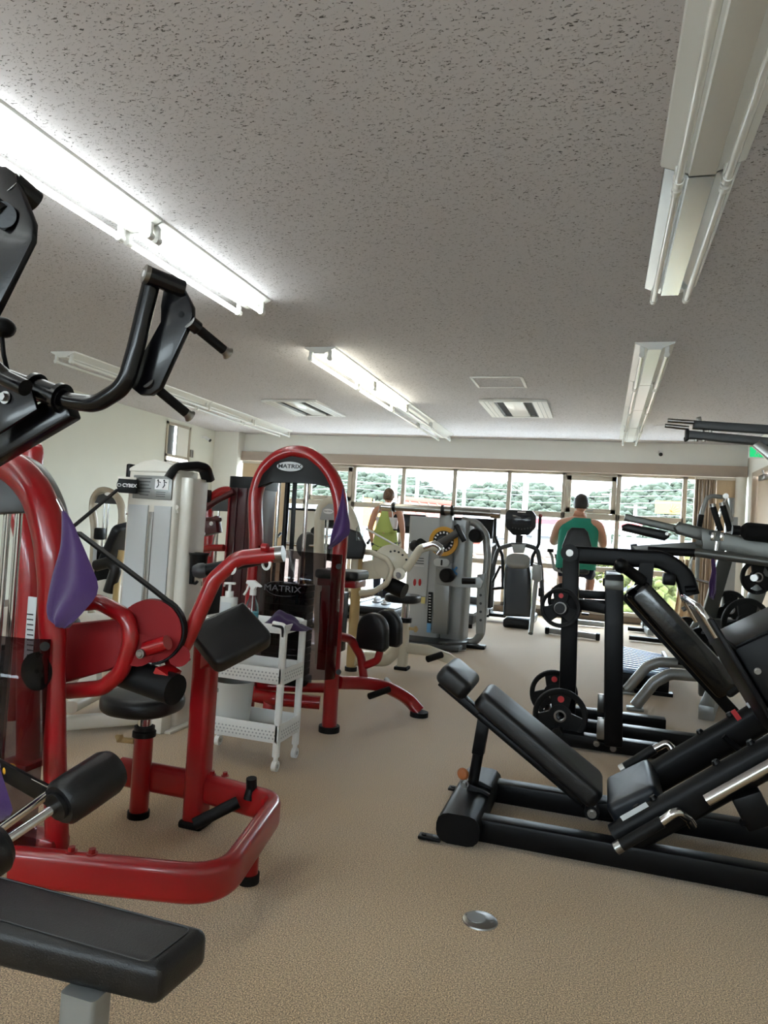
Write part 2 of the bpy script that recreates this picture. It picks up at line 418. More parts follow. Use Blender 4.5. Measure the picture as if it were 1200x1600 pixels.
# windows: mullions, upper panes, transoms, lower panes
MX = [-6.32, -5.06, -4.16, -3.27, -2.386, -1.486, -.615, .21, 1.16, 1.33, 2.0]
ZT, ZL = 1.62, .80
def bar(b, x0, x1, z0, z1, y0=YB, d=.06): b.box(((x0+x1)/2, y0+d/2-.0, (z0+z1)/2), (x1-x0, d, z1-z0), bev=.004)
for i in range(len(MX)-1):
    x0, x1 = MX[i], MX[i+1]; fw_ = .033
    b = B()
    bar(b, x0, x0+fw_, WZ0, WZ1); bar(b, x1-fw_, x1, WZ0, WZ1)
    bar(b, x0, x1, WZ1-.04, WZ1); bar(b, x0, x1, WZ0, WZ0+.07)
    wide = x1-x0 > .3
    sash = i in (1, 6)
    if wide:
        bar(b, x0, x1, ZT-.045, ZT+.045); bar(b, x0, x1, ZL-.04, ZL+.04)
    w = struct('window_%d' % (i+1), b, M['alu'])
    if sash:
        b = B(); s0, s1, t0, t1 = x0+.035, x1-.035, ZT+.05, WZ1-.045
        for a in ((s0, s0+.075, t0, t1), (s1-.075, s1, t0, t1), (s0, s1, t0, t0+.075), (s0, s1, t1-.075, t1)):
            bar(b, *a, y0=YB-.015, d=.06)
        part('sash_frame', b, M['alu'], w)
        part('handle', B().box(((s0+s1)/2, YB-.03, t0+.04), (.09, .025, .02), bev=.004), M['steel'], w)
    rows = [(WZ0+.07, ZL-.04), (ZL+.04, ZT-.045), (ZT+.045, WZ1-.04)] if wide else [(WZ0+.07, WZ1-.04)]
    for z0, z1 in rows:
        part('pane', B().box(((x0+x1)/2, YB+.03, (z0+z1)/2), (x1-x0-.05, .006, z1-z0+.02)), M['pane'], w)
# rear windows, out of view, added to let fill daylight in
for k, (x0, x1) in enumerate(((XL+.5, (XL+XR)/2-.25), ((XL+XR)/2+.25, XR-.5))):
    b = B()
    for x in (x0+.03, (x0+x1)/2, x1-.03): b.box((x, YR-.05, (rz0+rz1)/2), (.06, .06, rz1-rz0))
    for z in (rz0+.03, rz1-.03): b.box(((x0+x1)/2, YR-.05, z), (x1-x0, .06, .06))
    w = struct('window_%d' % (len(MX)+k), b, M['alu'])
    part('pane', B().box(((x0+x1)/2, YR-.06, (rz0+rz1)/2), (x1-x0-.06, .006, rz1-rz0-.06)), M['pane'], w)
# small high window in the left wall
b = B(); yc = (wy0+wy1)/2
for y in (wy0+.02, wy1-.02): b.box((XL-.03, y, (wz0+wz1)/2), (.1, .04, wz1-wz0))
for z in (wz0+.02, wz1-.02, 2.10, 2.2): b.box((XL-.03, yc, z), (.1, wy1-wy0, .04))
w = struct('window_13', b, M['alu'])
part('pane', B().box((XL-.05, yc, 1.92), (.006, wy1-wy0-.05, .34)), M['pane'], w)
part('blank_panel', B().box((XL-.01, yc+.15, 2.46), (.03, .34, .5), bev=.004), M['wall_white'], w)
part('open_louvre', B().box((XL-.06, yc-.19, 2.46), (.02, .3, .5)), M['dgrey'], w)
part('latch', B().box((XL+.02, wy1+.06, 2.3), (.03, .07, .13), bev=.005), M['steel'], w)
# door opening in the right wall
b = B()
for y in (dy0+.03, dy1-.03): b.box((XR+.04, y, dz/2), (.16, .06, dz), bev=.004)
b.box((XR+.04, (dy0+dy1)/2, dz-.03), (.16, dy1-dy0, .06), bev=.004)
d = struct('door_1', b, mat('door_casing', srgb(176, 160, 142), .5))
part('door_leaf', B().box((XR+.05, 10.2, dz/2-.04), (.04, 1.45, dz-.1), bev=.004), mat('door_tan', srgb(186, 166, 144), .55, var=.04), d)
part('door_leaf', B().box((XR+.09, 8.9, dz/2-.04), (.04, 1.35, dz-.1), bev=.004), mat('door_tan2', srgb(178, 158, 138), .55, var=.04), d)
part('door_closer', B().box((XR-.03, 10.3, 2.2), (.06, .34, .07), bev=.01).beam((XR-.05, 10.2, 2.24), (XR-.12, 9.9, 2.25), .02, .015), M['steel'], d)
part('handle', B().tube([(XR+.0, 9.55, .95), (XR-.05, 9.55, .95), (XR-.05, 9.55, 1.25), (XR, 9.55, 1.25)], .012, .02), M['steel'], d)
# white round column
solo('pipe_column', B().cyl((1.90, YB-.16, 0), (1.90, YB-.16, 2.30), .075, n=28).cyl((1.90, YB-.16, 0), (1.90, YB-.16, .05), .1), M['whitepaint'], 'white round column in the far right corner beside the blinds', 'column')

# vertical blinds
vb = thing('vertical_blind', 'tan vertical blinds gathered at the right end of the far windows', 'blinds', (1.56, YB-.14, 0))
mb = mat('blind_tan', srgb(150, 126, 100), .8, var=.12, vscale=3); mb2 = mat('blind_beige', srgb(190, 168, 138), .8, var=.05)
part('head_rail', B().box((1.56, YB-.14, 2.27), (.56, .05, .04)), M['alu'], vb)
for k in range(14):
    x = 1.30+k*.021; a = 1.15+random.uniform(-.25, .25)
    R = Matrix.Rotation(a, 3, 'Z')
    part('slat', B().box((x, YB-.14, 1.18), (.085, .003, 2.16), R), mb if k % 3 else mb2, vb)
for k in range(4):
    x = 1.62+k*.066; R = Matrix.Rotation(.22, 3, 'Z')
    part('slat', B().box((x, YB-.14, 1.18), (.085, .003, 2.16), R), mb2, vb)
part('bottom_chain', B().tube([(1.30, YB-.15, .12), (1.85, YB-.15, .12)], .004, n=6), M['whiteplastic'], vb)
vb = thing('vertical_blind', 'beige vertical blind drawn across the leftmost far window', 'blinds', (-5.85, YB-.14, 0))
part('head_rail', B().box((-5.8, YB-.14, 2.27), (.9, .05, .04)), M['alu'], vb)
for k in range(11):
    part('slat', B().box((-6.2+k*.078, YB-.14, 1.18), (.085, .003, 2.16), Matrix.Rotation(.2, 3, 'Z')), mb2, vb)
# draped curtain tail by the blinds
b = B()
def cf(u, v):
    x = 1.02+.10*u+.30*v*0+ .16*(1-v)**2*0; z = .10+.95*v
    return (1.06+.28*u*(1.1-.55*v)+.10*v, YB-.22+.03*math.sin(u*18), z)
b.grid(cf, 24, 12)
solo('curtain', b, mb2, 'short beige curtain tail hanging low beside the tan blinds', 'curtain').modifiers.new('t', 'SOLIDIFY').thickness = .006

# ------------------------------------------------------------------ ceiling fixtures
def tube_mat(name, col, s): return mat(name, srgb(240, 240, 236), .3, emit=col, es=s)
M['tube_cool'] = tube_mat('tube_lit_cool', (.93, 1.0, .98, 1), TUBE_LIGHT)
M['tube_warm'] = tube_mat('tube_lit_warm', (1.0, .98, .80, 1), TUBE_LIGHT)
M['tube_off'] = mat('tube_unlit', srgb(228, 228, 224), .12, coat=.6)
M['fixture'] = mat('fixture_enamel', srgb(224, 224, 220), .3, coat=.2)
M['mirror'] = mat('fixture_mirror', srgb(205, 208, 210), .25, 1)
def fixture(x, y0, y1, lit, label, group, body='fixture', wide=.15):
    t = thing('ceiling_light', label, 'light', (x, (y0+y1)/2, ZC), group)
    yc = (y0+y1)/2; L = y1-y0-.015; w = wide
    b = B().prism([(-w, 0), (w, 0), (w-.005, -.012), (.055, -.05), (.05, -.062), (-.05, -.062), (-.055, -.05), (-w+.005, -.012)], (x, yc, ZC), (1, 0, 0), (0, 0, 1), L)
    part('housing', b, M[body], t)
    for s in (-1, 1):
        part('tube', B().cyl((x+s*.092, y0+.05, ZC-.098), (x+s*.092, y1-.05, ZC-.098), .0165, n=16), M[lit] if lit else M['tube_off'], t)
        for yy in (y0+.035, y1-.035):
            part('lamp_holder', B().box((x+s*.092, yy, ZC-.07), (.034, .028, .085), bev=.008).cyl((x+s*.092, yy-.02, ZC-.098), (x+s*.092, yy+.02, ZC-.098), .021), M['fixture'], t)
    return t
SEC = 1.32
names = ['nearest', 'second', 'third', 'farthest']
g = 'unlit twin tube lights of the right row'
fixture(.315, 1.80, 3.12, None, 'unlit wide white twin tube light overhead at the top right corner', g, wide=.165)
fixture(.315, 3.12, 4.60, None, 'unlit mirrored twin tube light just past the wide white one, top right', g, body='mirror', wide=.15)
for k in range(4):
    y = 5.85+k*SEC
    fixture(.315, y, y+SEC, None, '%s unlit tube light of the far right ceiling row' % names[k], g, wide=.15, body='fixture')
g = 'twin tube lights of the middle row'
for k, (y0, y1) in enumerate(((.61, 1.93), (1.93, 3.25), (3.25, 4.57))):
    fixture(-2.5, y0, y1, 'tube_cool', ['lit cool white twin tube light above the viewer at left', 'lit cool white tube light cut by the left picture edge', 'lit cool white tube light above the black handle lever'][k], g)
for k in range(4):
    y = 5.83+k*SEC
    fixture(-2.5, y, y+SEC, 'tube_warm' if k < 2 else None, ['lit warm tube light starting the far middle ceiling row', 'lit warm tube light second in the far middle row', 'unlit tube light third in the far middle row', 'unlit tube light ending the far middle row by the pelmet'][k], g)
g = 'unlit twin tube lights of the left row'
for k in range(4):
    y = 5.83+k*SEC
    fixture(-5.3, y, y+SEC, None, '%s unlit tube light of the row along the left wall' % names[k], g)
# lit fixtures behind the viewer
for k, (x, y) in enumerate(((-2.5, -1.9), (-2.5, -.7))):
    fixture(x, y, y+SEC, 'tube_cool', 'lit tube light on the ceiling behind the viewer', 'lit lights behind the viewer')
# cassettes and hatch
def cassette(x0, x1, y0, y1, label):
    t = thing('ceiling_air_unit', label, 'air conditioner', ((x0+x1)/2, (y0+y1)/2, ZC), 'ceiling air units')
    xc, yc = (x0+x1)/2, (y0+y1)/2
    b = B()
    for a in ((x0, x0+.17, y0, y1), (x1-.17, x1, y0, y1), (x0+.17, x1-.17, y0, y0+.05), (x0+.17, x1-.17, y1-.05, y1)):
        b.box(((a[0]+a[1])/2, (a[2]+a[3])/2, ZC-.014), (a[1]-a[0], a[3]-a[2], .028), bev=.004)
    part('frame', b, M['whiteplastic'], t)
    for s, xx in ((-1, x0+.22), (1, x1-.22)):
        part('air_slot', B().box((xx, yc, ZC-.004), (.11, y1-y0-.1, .008)), M['foam'], t)
        part('louvre', B().box((xx+s*.045, yc, ZC-.016), (.035, y1-y0-.14, .005), Matrix.Rotation(s*.6, 3, 'Y')), M['dgrey'], t)
    for xx in (x0+.06, x0+.11, x1-.06, x1-.11): part('vane_line', B().box((xx, yc, ZC-.0285), (.008, y1-y0-.06, .003)), M['grey'], t)
    part('grille', B().box((xc, yc, ZC-.012), (x1-x0-.56, y1-y0-.1, .02), bev=.003), M['fixture'], t)
cassette(-1.465, -.68, 8.2, 9.3, 'white ceiling air unit in front of the rectangular hatch')
cassette(-4.33, -3.56, 8.3, 9.42, 'white ceiling air unit left of the middle light row')
t = thing('ceiling_hatch', 'flush ceiling access hatch with a thin white frame', 'hatch', (-1.1, 7.29, ZC))
b = B(); hx0, hx1, hy0, hy1 = -1.36, -.83, 7.03, 7.54
for a in ((hx0, hx0+.03, hy0, hy1), (hx1-.03, hx1, hy0, hy1), (hx0, hx1, hy0, hy0+.03), (hx0, hx1, hy1-.03, hy1)):
    b.box(((a[0]+a[1])/2, (a[2]+a[3])/2, ZC-.004), (a[1]-a[0], a[3]-a[2], .012), bev=.002)
part('frame', b, M['whiteplastic'], t)
part('hatch_panel', B().box(((hx0+hx1)/2, (hy0+hy1)/2, ZC-.001), (hx1-hx0-.05, hy1-hy0-.05, .006)), M['ceil'], t)
# exit sign, cameras
t = thing('exit_sign', 'small green running man exit sign on the right wall', 'exit sign', (1.98, 10.3, 2.5))
part('sign_box', B().box((1.90, 10.35, 2.53), (.22, .05, .15), bev=.006), M['whiteplastic'], t)
gm = mat('exit_green', srgb(20, 150, 90), .4, emit=srgb(20, 170, 100), es=.5)
part('sign_face', B().box((1.90, 10.322, 2.535), (.20, .004, .13)), gm, t)
rm = B(); rx, rz = 1.89, 2.535
rm.cyl((rx, 10.318, rz+.04), (rx, 10.321, rz+.04), .011).beam((rx, 10.319, rz+.025), (rx-.012, 10.319, rz-.012), .004, .018, up=(1, 0, 0), bev=0)
rm.beam((rx-.012, 10.319, rz-.012), (rx+.016, 10.319, rz-.03), .004, .009, up=(1, 0, 0), bev=0).beam((rx+.016, 10.319, rz-.03), (rx+.012, 10.319, rz-.052), .004, .009, up=(1, 0, 0), bev=0)
rm.beam((rx-.012, 10.319, rz-.012), (rx-.03, 10.319, rz-.045), .004, .009, up=(1, 0, 0), bev=0).beam((rx, 10.319, rz+.02), (rx+.028, 10.319, rz+.004), .004, .008, up=(1, 0, 0), bev=0)
part('running_figure', rm, M['white_ink'], t)
for loc, nrm, lab in (((.78, YB, 2.66), (0, -1, 0), 'small white security camera on the far wall above the blinds'), ((XL, 10.95, 2.63), (1, 0, 0), 'small white security camera high on the left wall')):
    t = thing('security_camera', lab, 'camera', loc); p = V(loc); n = V(nrm)
    part('bracket', B().cyl(p, p+n*.06, .022), M['whiteplastic'], t)
    e = p+n*.06; part('body', B().cyl(e-V((0, 0, .0)), e+n*.09-V((0, 0, .05)), .032), M['whiteplastic'], t)
    part('lens', B().cyl(e+n*.088-V((0, 0, .049)), e+n*.1-V((0, 0, .056)), .028), M['plastic'], t)
# floor outlet
p = aZ(750, 1439)
t = thing('floor_outlet', 'round grey metal floor outlet cover set in the carpet', 'floor outlet', p)
part('cover', B().lathe([(0, .006), (.048, .006), (.054, .004), (.056, 0), (0, 0)], p), M['steel'], t)
part('lid', B().cyl(p+V((-.012, .0, .006)), p+V((-.012, .0, .009)), .03), M['silver'], t)
part('screw', B().cyl(p+V((.036, 0, .005)), p+V((.036, 0, .009)), .005), M['steel'], t)
part('screw', B().cyl(p+V((-.044, 0.01, .005)), p+V((-.044, .01, .008)), .004), M['steel'], t)
# ------------------------------------------------------------------ outdoors, seen from the upper floor
GZ = -3.8
M['concrete'] = mat('bright_concrete', srgb(128, 127, 124), .9, var=.08, vscale=.4)
struct('ground_outside', B().box((0, 110, GZ-.1), (400, 190, .2)), M['concrete'])
M['leaf'] = mat('leaf_green', srgb(27, 37, 24), .9, var=.6, vscale=.3)
M['leaf2'] = mat('leaf_yellow', srgb(66, 72, 26), .9, var=.35, vscale=3)
HP = [(aY(px, py, 98).x, aY(px, py, 98).z) for px, py in ((300, 715), (480, 722), (560, 729), (600, 731), (645, 737), (668, 750), (692, 764), (722, 754), (762, 746), (800, 744), (850, 747), (880, 760), (905, 769), (940, 757), (1000, 747), (1060, 743), (1200, 748))]
def hill_h(x):
    for (xa, za), (xb, zb) in zip(HP[:-1], HP[1:]):
        if x <= xb: return za+(zb-za)*max(0, (x-xa)/(xb-xa))-.2
    return HP[-1][1]
b = B(); random.seed(3)
def hf(u, v):
    x = -95+160*u; y = 78+v*30
    return (x, y, GZ+(hill_h(x)-1.5-GZ)*min(1, v*1.25)**.8)
b.grid(hf, 60, 10)
struct('hill', b, M['leaf'])
its = []
for k in range(9000):
    x = random.uniform(-62, 30); v = random.random()**.7*.86; y = 78+v*27
    z = GZ+(hill_h(x)-1.5-GZ)*min(1, v*1.25)**.8
    its.append((x, y, z+random.uniform(-.1, .8), random.choice((.28, .36, .45, .6, .8))))
o = blob_obj('hillside_trees', its, M['leaf'], sub=1, jit=.3); o['label'] = 'dense green trees covering the hill beyond the windows'; o['category'] = 'trees'
# houses
def house(name, label, c, w, d, hw, hr, roof, wall, rot=0, nwin=3):
    t = thing(name, label, 'house', (c[0], c[1], GZ)); R = Matrix.Rotation(rot, 3, 'Z'); o = V((c[0], c[1], GZ))
    L = lambda x, y, z: o+R @ V((x, y, z))
    part('wall', B().box(L(0, 0, hw/2), (w, d, hw), R), wall, t)
    part('gable', B().prism([(-d/2, 0), (d/2, 0), (0, hr)], L(-w/2+.1, 0, hw), R @ V((0, 1, 0)), (0, 0, 1), .2).prism([(-d/2, 0), (d/2, 0), (0, hr)], L(w/2-.1, 0, hw), R @ V((0, 1, 0)), (0, 0, 1), .2), wall, t)
    for s in (-1, 1):
        e = .6
        b = B().slab([L(-w/2-e, s*(d/2+e), hw-e*hr/(d/2)+.1), L(w/2+e, s*(d/2+e), hw-e*hr/(d/2)+.1), L(w/2+e, 0, hw+hr+.1), L(-w/2-e, 0, hw+hr+.1)], .18)
        r_ = part('roof_slope', b, roof, t)
        if s < 0:
            b = B()
            for k in range(int(w/.7)):
                x = -w/2+k*.7; b.beam(L(x, -(d/2+e), hw-e*hr/(d/2)+.22), L(x, 0, hw+hr+.22), .12, .1)
            part('tile_ribs', b, roof, r_)
    part('ridge', B().beam(L(-w/2-.6, 0, hw+hr+.25), L(w/2+.6, 0, hw+hr+.25), .35, .25), roof, t)
    for k in range(nwin):
        x = -w/2+(k+.5)*w/nwin
        wdw = part('window', B().box(L(x, -d/2-.03, hw*.62), (1.5, .08, 1.1), R), M['alu'], t)
        part('pane', B().box(L(x, -d/2-.08, hw*.62), (1.3, .03, .9), R), M['dgrey'], wdw)
    return t
rg = mat('grey_tiles', srgb(96, 96, 100), .7, var=.1, vscale=1); rr = mat('red_tiles', srgb(128, 62, 50), .7, var=.1, vscale=1); rb = mat('brown_tiles', srgb(92, 76, 66), .7, var=.1, vscale=1)
wc = mat('house_cream', srgb(150, 142, 130), .9, var=.05); ww = mat('house_white', srgb(168, 166, 164), .9, var=.05); wb = mat('house_brick', srgb(112, 86, 74), .9, var=.12, vscale=4)
def hx(px, py, Y): return aY(px, py, Y).x
house('house', 'house with red tiled roof beyond the third window', (hx(668, 790, 42), 42), 3.0, 4, 5.0, 1.7, rr, wc, .9, 2)
house('house', 'house with grey tiled roof right of the red roofed house', (hx(738, 790, 60), 60), 6.5, 6, 5.2, 1.9, rg, ww, -.1)
house('house', 'near house with brown sloping roof below the middle windows', (hx(800, 850, 24), 24), 4.2, 5, 2.9, 1.4, rb, wc, 1.0)
house('house', 'small white house at the foot of the hill', (hx(862, 800, 68), 68), 6, 5, 5.6, 1.6, rg, ww, .05)
house('house', 'long grey roofed house at the far left', (hx(500, 790, 54), 54), 8, 6, 4.5, 2.0, rg, wc, .1)
house('house', 'brown brick house at the right beyond the blinds', (hx(1050, 850, 42), 42), 5, 5, 3.9, 1.2, rg, wb, -.15)
# petrol canopy with red band
cx = hx(905, 815, 52)
t = thing('forecourt_canopy', 'flat forecourt canopy with a red band across the road', 'canopy', (cx, 52, GZ))
part('roof_slab', B().box((cx, 52, 2.35), (8, 5, .8)), ww, t)
part('red_band', B().box((cx, 49.46, 2.5), (8.1, .06, .35)), M['red_ink'], t)
for x in (-3, 3): part('post', B().cyl((cx+x, 52, GZ), (cx+x, 52, 2), .2), ww, t)
part('kiosk', B().box((cx+.5, 53.5, -1.4), (6, 2, 4.6)), wc, t)
# yellow board
bx_ = aY(1047, 793, 60)
t = thing('billboard', 'orange yellow billboard with a white sunburst mark on posts', 'billboard', (bx_.x, 60, GZ))
bw = mat('billboard_yellow', srgb(170, 116, 40), .6)
part('board', B().box(bx_, (2.2, .15, 1.0)), bw, t)
for k, a in enumerate((.35, .7, 1.05, 1.4)):
    p = bx_+V((.0, -.1, -.4)); part('sun_ray', B().beam(p+V((math.cos(a)*.1, 0, math.sin(a)*.1)), p+V((math.cos(a)*.75, 0, math.sin(a)*.7)), .03, .1, up=(0, 0, 1)), mat('ray_orange', srgb(214, 96, 40), .6), t)
for x in (-.8, .8): part('post', B().cyl((bx_.x+x, 60.2, GZ), (bx_.x+x, 60.2, bx_.z), .1), M['dgrey'], t)
# yellow banners near the left windows
for k, (px, py) in enumerate(((566, 800), (583, 806))):
    c = aY(px, py, 40)
    t = thing('banner', ['yellow upright banner on a pole by the red roofed house', 'second yellow banner, nearer the standing exerciser'][k], 'banner', (c.x, 40, GZ))
    part('pole', B().cyl((c.x, 40, GZ), (c.x, 40, c.z+1.0), .04), M['steel'], t)
    part('cloth', B().box((c.x+.3, 40, c.z), (.5, .02, 1.7)), bw, t)
# poles and wires
for k, (x, y, h) in enumerate(((hx(616, 760, 33), 33, 8.0), (hx(652, 760, 58), 58, 7.5), (hx(726, 760, 67), 67, 8.4), (hx(822, 760, 42), 42, 7.6), (hx(955, 780, 72), 72, 6.8), (hx(993, 790, 66), 66, 5.4))):
    t = thing('utility_pole', ['concrete utility pole behind the exerciser in lime', 'concrete utility pole left of the grey tiled house', 'concrete utility pole over the middle of the hill', 'tall utility pole behind the black exercise console', 'utility pole framed by the casement sash', 'utility pole near the billboard'][k], 'utility pole', (x, y, GZ))
    part('pole', B().cyl((x, y, GZ), (x, y, h-.6), .2, .13), M['wall_white'], t)
    for dz in (.2, 1.0): part('cross_arm', B().beam((x-.9, y, h-.6-dz), (x+.9, y, h-.6-dz), .1, .1), M['wall_white'], t)
def wire(y, z, x0=-45, x1=30, sag=.5):
    pts = []
    for k in range(25):
        u = k/24; pts.append((x0+(x1-x0)*u, y, z-sag*4*((u*3) % 1)*(1-(u*3) % 1)))
    return B().tube(pts, .016, n=5)
wmat = mat('wire_grey', srgb(120, 124, 128), .6)
for k, (y, z) in enumerate(((31.0, 5.8), (31.6, 4.7), (39.8, 5.2), (39.0, 4.3), (56.5, 4.6), (57, 6.2), (56, 3.6), (60.5, 7.0), (64, 5.6))):
    solo('overhead_wire', wire(y, z), wmat, 'thin overhead wire sagging between the utility poles', 'wire', 'overhead wires')
# near shrubs below the right windows
random.seed(11)
def shrub(x, y, z, r, lab, n=260):
    t = thing('shrub', lab, 'shrub', (x, y, GZ)); it = []
    for k in range(n):
        a = random.uniform(0, 2*PI); q = random.random()**.5; w = random.uniform(-1, 1)
        it.append((x+math.cos(a)*q*r, y+math.sin(a)*q*r, z+w*r*.8*(1.2-q*.7), random.uniform(.06, .16)*r))
    blob_obj('foliage', it, M['leaf2'], t, 1, .35)
    part('trunk', B().tube([(x, y, GZ), (x+.1, y, z)], .12), M['tan'], t)
shrub(1.2, 15.0, .15, .9, 'yellow green shrub close outside the right windows')
shrub(2.5, 18.0, .3, 1.2, 'yellow green shrub behind the blinds')
shrub(hx(945, 862, 30), 30.0, .3, .8, 'yellow green bush seen between the seated exerciser and the forecourt')
shrub(hx(862, 866, 32), 32.0, -.1, .8, 'yellow green bush below the black exercise console')
shrub(-8.8, 15.6, -.3, 1.0, 'yellow green bush below the exerciser in lime')
for k, (x, y) in enumerate(((hx(905, 890, 33), 33), (hx(985, 940, 19), 19))):
    t = thing('parked_car', ['parked pale car under the seated exerciser window', 'white car parked nearer the building'][k], 'car', (x, y, GZ))
    pr = [(-2.1, .35), (2.1, .35), (2.15, .8), (1.2, .95), (.6, 1.42), (-1.0, 1.45), (-1.7, .98), (-2.15, .85)]
    part('body', B().prism(pr, (x, y, GZ), (1, 0, 0), (0, 0, 1), 1.6, .06), ww, t)
    part('side_glass', B().prism([(.95, .98), (.5, 1.34), (-.9, 1.36), (-1.4, 1.0)], (x, y-.81, GZ), (1, 0, 0), (0, 0, 1), .03), M['dgrey'], t)
    for wx in (-1.3, 1.35):
        for s in (-1, 1): part('wheel', B().cyl((x+wx, y+s*.62, GZ+.32), (x+wx, y+s*.84, GZ+.32), .32), M['rubber'], t)
# ------------------------------------------------------------------ shared small builders
def arc_pts(c, u, v, r, a0, a1, n=16, ry=None):
    c, u, v = V(c), V(u), V(v); ry = r if ry is None else ry
    return [c+u*(r*math.cos(a0+(a1-a0)*k/n))+v*(ry*math.sin(a0+(a1-a0)*k/n)) for k in range(n+1)]
def cushion(poly, o, u, v, t, bev, crown=.0):
    """upholstered slab with rolled edges; poly convex in (u,v)"""
    o, u, v = V(o), V(u).normalized(), V(v).normalized(); w = u.cross(v).normalized()
    ar = sum(poly[i-1][0]*poly[i][1]-poly[i][0]*poly[i-1][1] for i in range(len(poly)))
    if ar < 0: poly = list(reversed(poly))
    n = len(poly); nor = []
    for i in range(n):
        a = V(poly[i-1]); p = V(poly[i]); c = V(poly[(i+1) % n])
        e1 = (p-a).normalized(); e2 = (c-p).normalized()
        m_ = V((-(e1+e2).y, (e1+e2).x)).normalized(); k = max(.35, m_.dot(V((-e1.y, e1.x))))
        nor.append(m_/k)
    bev = min(bev, t*.49); b = B(); rings = []
    cx = sum(p[0] for p in poly)/n; cy = sum(p[1] for p in poly)/n
    lay = []
    K = 4
    for k in range(K+1): a = PI/2*k/K; lay.append((bev*(1-math.sin(a)), -t/2+bev*(1-math.cos(a))))
    lay += [(q[0], -q[1]) for q in reversed(lay)]
    for ins, h in lay:
        rings.append([b.bm.verts.new(o+u*(p[0]+m_.x*ins)+v*(p[1]+m_.y*ins)+w*h) for p, m_ in zip(poly, nor)])
    for a, c in zip(rings[:-1], rings[1:]):
        for j in range(n): b.bm.faces.new((a[j], a[(j+1) % n], c[(j+1) % n], c[j]))
    for ring, sg in ((rings[0], -1), (rings[-1], 1)):
        mid = [b.bm.verts.new(p.co+((o+u*cx+v*cy)-p.co).project(u)*.5+((o+u*cx+v*cy)-p.co).project(v)*.5+w*(sg*crown*.8)) for p in ring]
        ctr = b.bm.verts.new(o+u*cx+v*cy+w*(sg*(t/2+crown)))
        for j in range(n):
            b.bm.faces.new((ring[j], ring[(j+1) % n], mid[(j+1) % n], mid[j])); b.bm.faces.new((mid[j], mid[(j+1) % n], ctr))
    return b
def pad(o, u, v, w, h, t, r=.04, bev=.015, taper=1.0, crown=.004):
    """upholstered pad: rounded rectangle w x h in (u,v), thickness t centred on o"""
    poly = [(x*(1+(taper-1)*(y/h+.5)), y) for x, y in round_rect(w, h, max(r, bev*1.15), 6)]
    return cushion(poly, o, u, v, t, bev, crown)
def bolt(p, n, r=.009, h=.008): return B().cyl(V(p), V(p)+V(n).normalized()*h, r, n=6).cyl(V(p)-V(n).normalized()*.001, V(p)+V(n).normalized()*.002, r*1.5, n=14)
def towel(name, outline, Y, label, t=.03, ripple=.012, off=0, mat_='purple'):
    """hanging cloth with folds, outline of photo points on an upright plane"""
    P = [aY(x, y, Y) for x, y in outline]; b = B()
    zt = max(p.z for p in P); zb = min(p.z for p in P)
    def span(z):
        xs = []
        n = len(P)
        for i in range(n):
            a, c = P[i], P[(i+1) % n]
            if (a.z-z)*(c.z-z) <= 0 and abs(a.z-c.z) > 1e-6: xs.append(a.x+(c.x-a.x)*(z-a.z)/(c.z-a.z))
        return (min(xs), max(xs)) if xs else (P[0].x, P[0].x)
    rows = 16; cols = 12; rings = []
    for i in range(rows+1):
        z = zt-(zt-zb)*(.01+.98*i/rows); x0, x1 = span(z); xm = (x0+x1)/2; hw = max((x1-x0)/2, .004)
        ring = []
        for s, sg in ((0, -1), (1, 1)):
            for k in range(cols+1):
                u = -1+2*k/cols; u = u if s == 0 else -u
                th = t*.5*math.sqrt(max(0, 1-u*u))*(1 if sg < 0 else .8)*min(1, .35+1.2*i/rows)
                fold = ripple*math.sin(u*5+i*.3)*(i/rows)
                ring.append(b.bm.verts.new(V((xm+u*hw, Y+sg*th+fold+off, z+.004*math.cos(u*4)))))
        rings.append(ring)
    for a, c in zip(rings[:-1], rings[1:]):
        n = len(a)
        for j in range(n): b.bm.faces.new((a[j], a[(j+1) % n], c[(j+1) % n], c[j]))
    b.bm.faces.new(rings[0]); b.bm.faces.new(list(reversed(rings[-1])))
    bmesh.ops.remove_doubles(b.bm, verts=b.bm.verts, dist=.0008)
    return solo(name, b, M[mat_], label, 'towel', 'purple towels', sharp=60)
def plate(c, axis, R, label, dot=None, group='weight plates', t=.035):
    """three-handled rubber weight plate"""
    c = V(c); axis = V(axis).normalized(); s, u, d = frame_from(axis)
    o = thing('weight_plate', label, 'weight plate', c, group)
    h = t/2
    part('rim', B().lathe([(R*.80, -h*.8), (R*.84, -h), (R*.96, -h), (R, -h*.5), (R, h*.5), (R*.96, h), (R*.84, h), (R*.80, h*.8), (R*.80, -h*.8)], c, axis, 36), M['rubber'], o)
    b = B(); hub = R*.42
    for k in range(3):
        a = PI/2+k*2*PI/3; poly = []
        for q in range(7): aa = a-.5+1.0*q/6; poly.append((R*.84*math.cos(aa), R*.84*math.sin(aa)))
        for q in range(5): aa = a+.85-1.7*q/4; poly.append((hub*math.cos(aa), hub*math.sin(aa)))
        b.prism(poly, c, s, u, t*.62, .003, 1)
    part('spoke_web', b, M['rubber'], o)
    part('hub', B().lathe([(.026, -h*.9), (hub, -h*.75), (hub, h*.75), (.026, h*.9), (.026, -h*.9)], c, axis, 30), M['rubber'], o)
    part('hub_ring', B().lathe([(.0255, -h*1.05), (.036, -h*1.05), (.036, h*1.05), (.0255, h*1.05), (.0255, -h*1.05)], c, axis, 24), M['steel'], o)
    if dot: part('red_badge', B().cyl(c+u*R*.62-d*(t*.36), c+u*R*.62+d*(t*.36), R*.12), M['red_ink'], o)
    return o

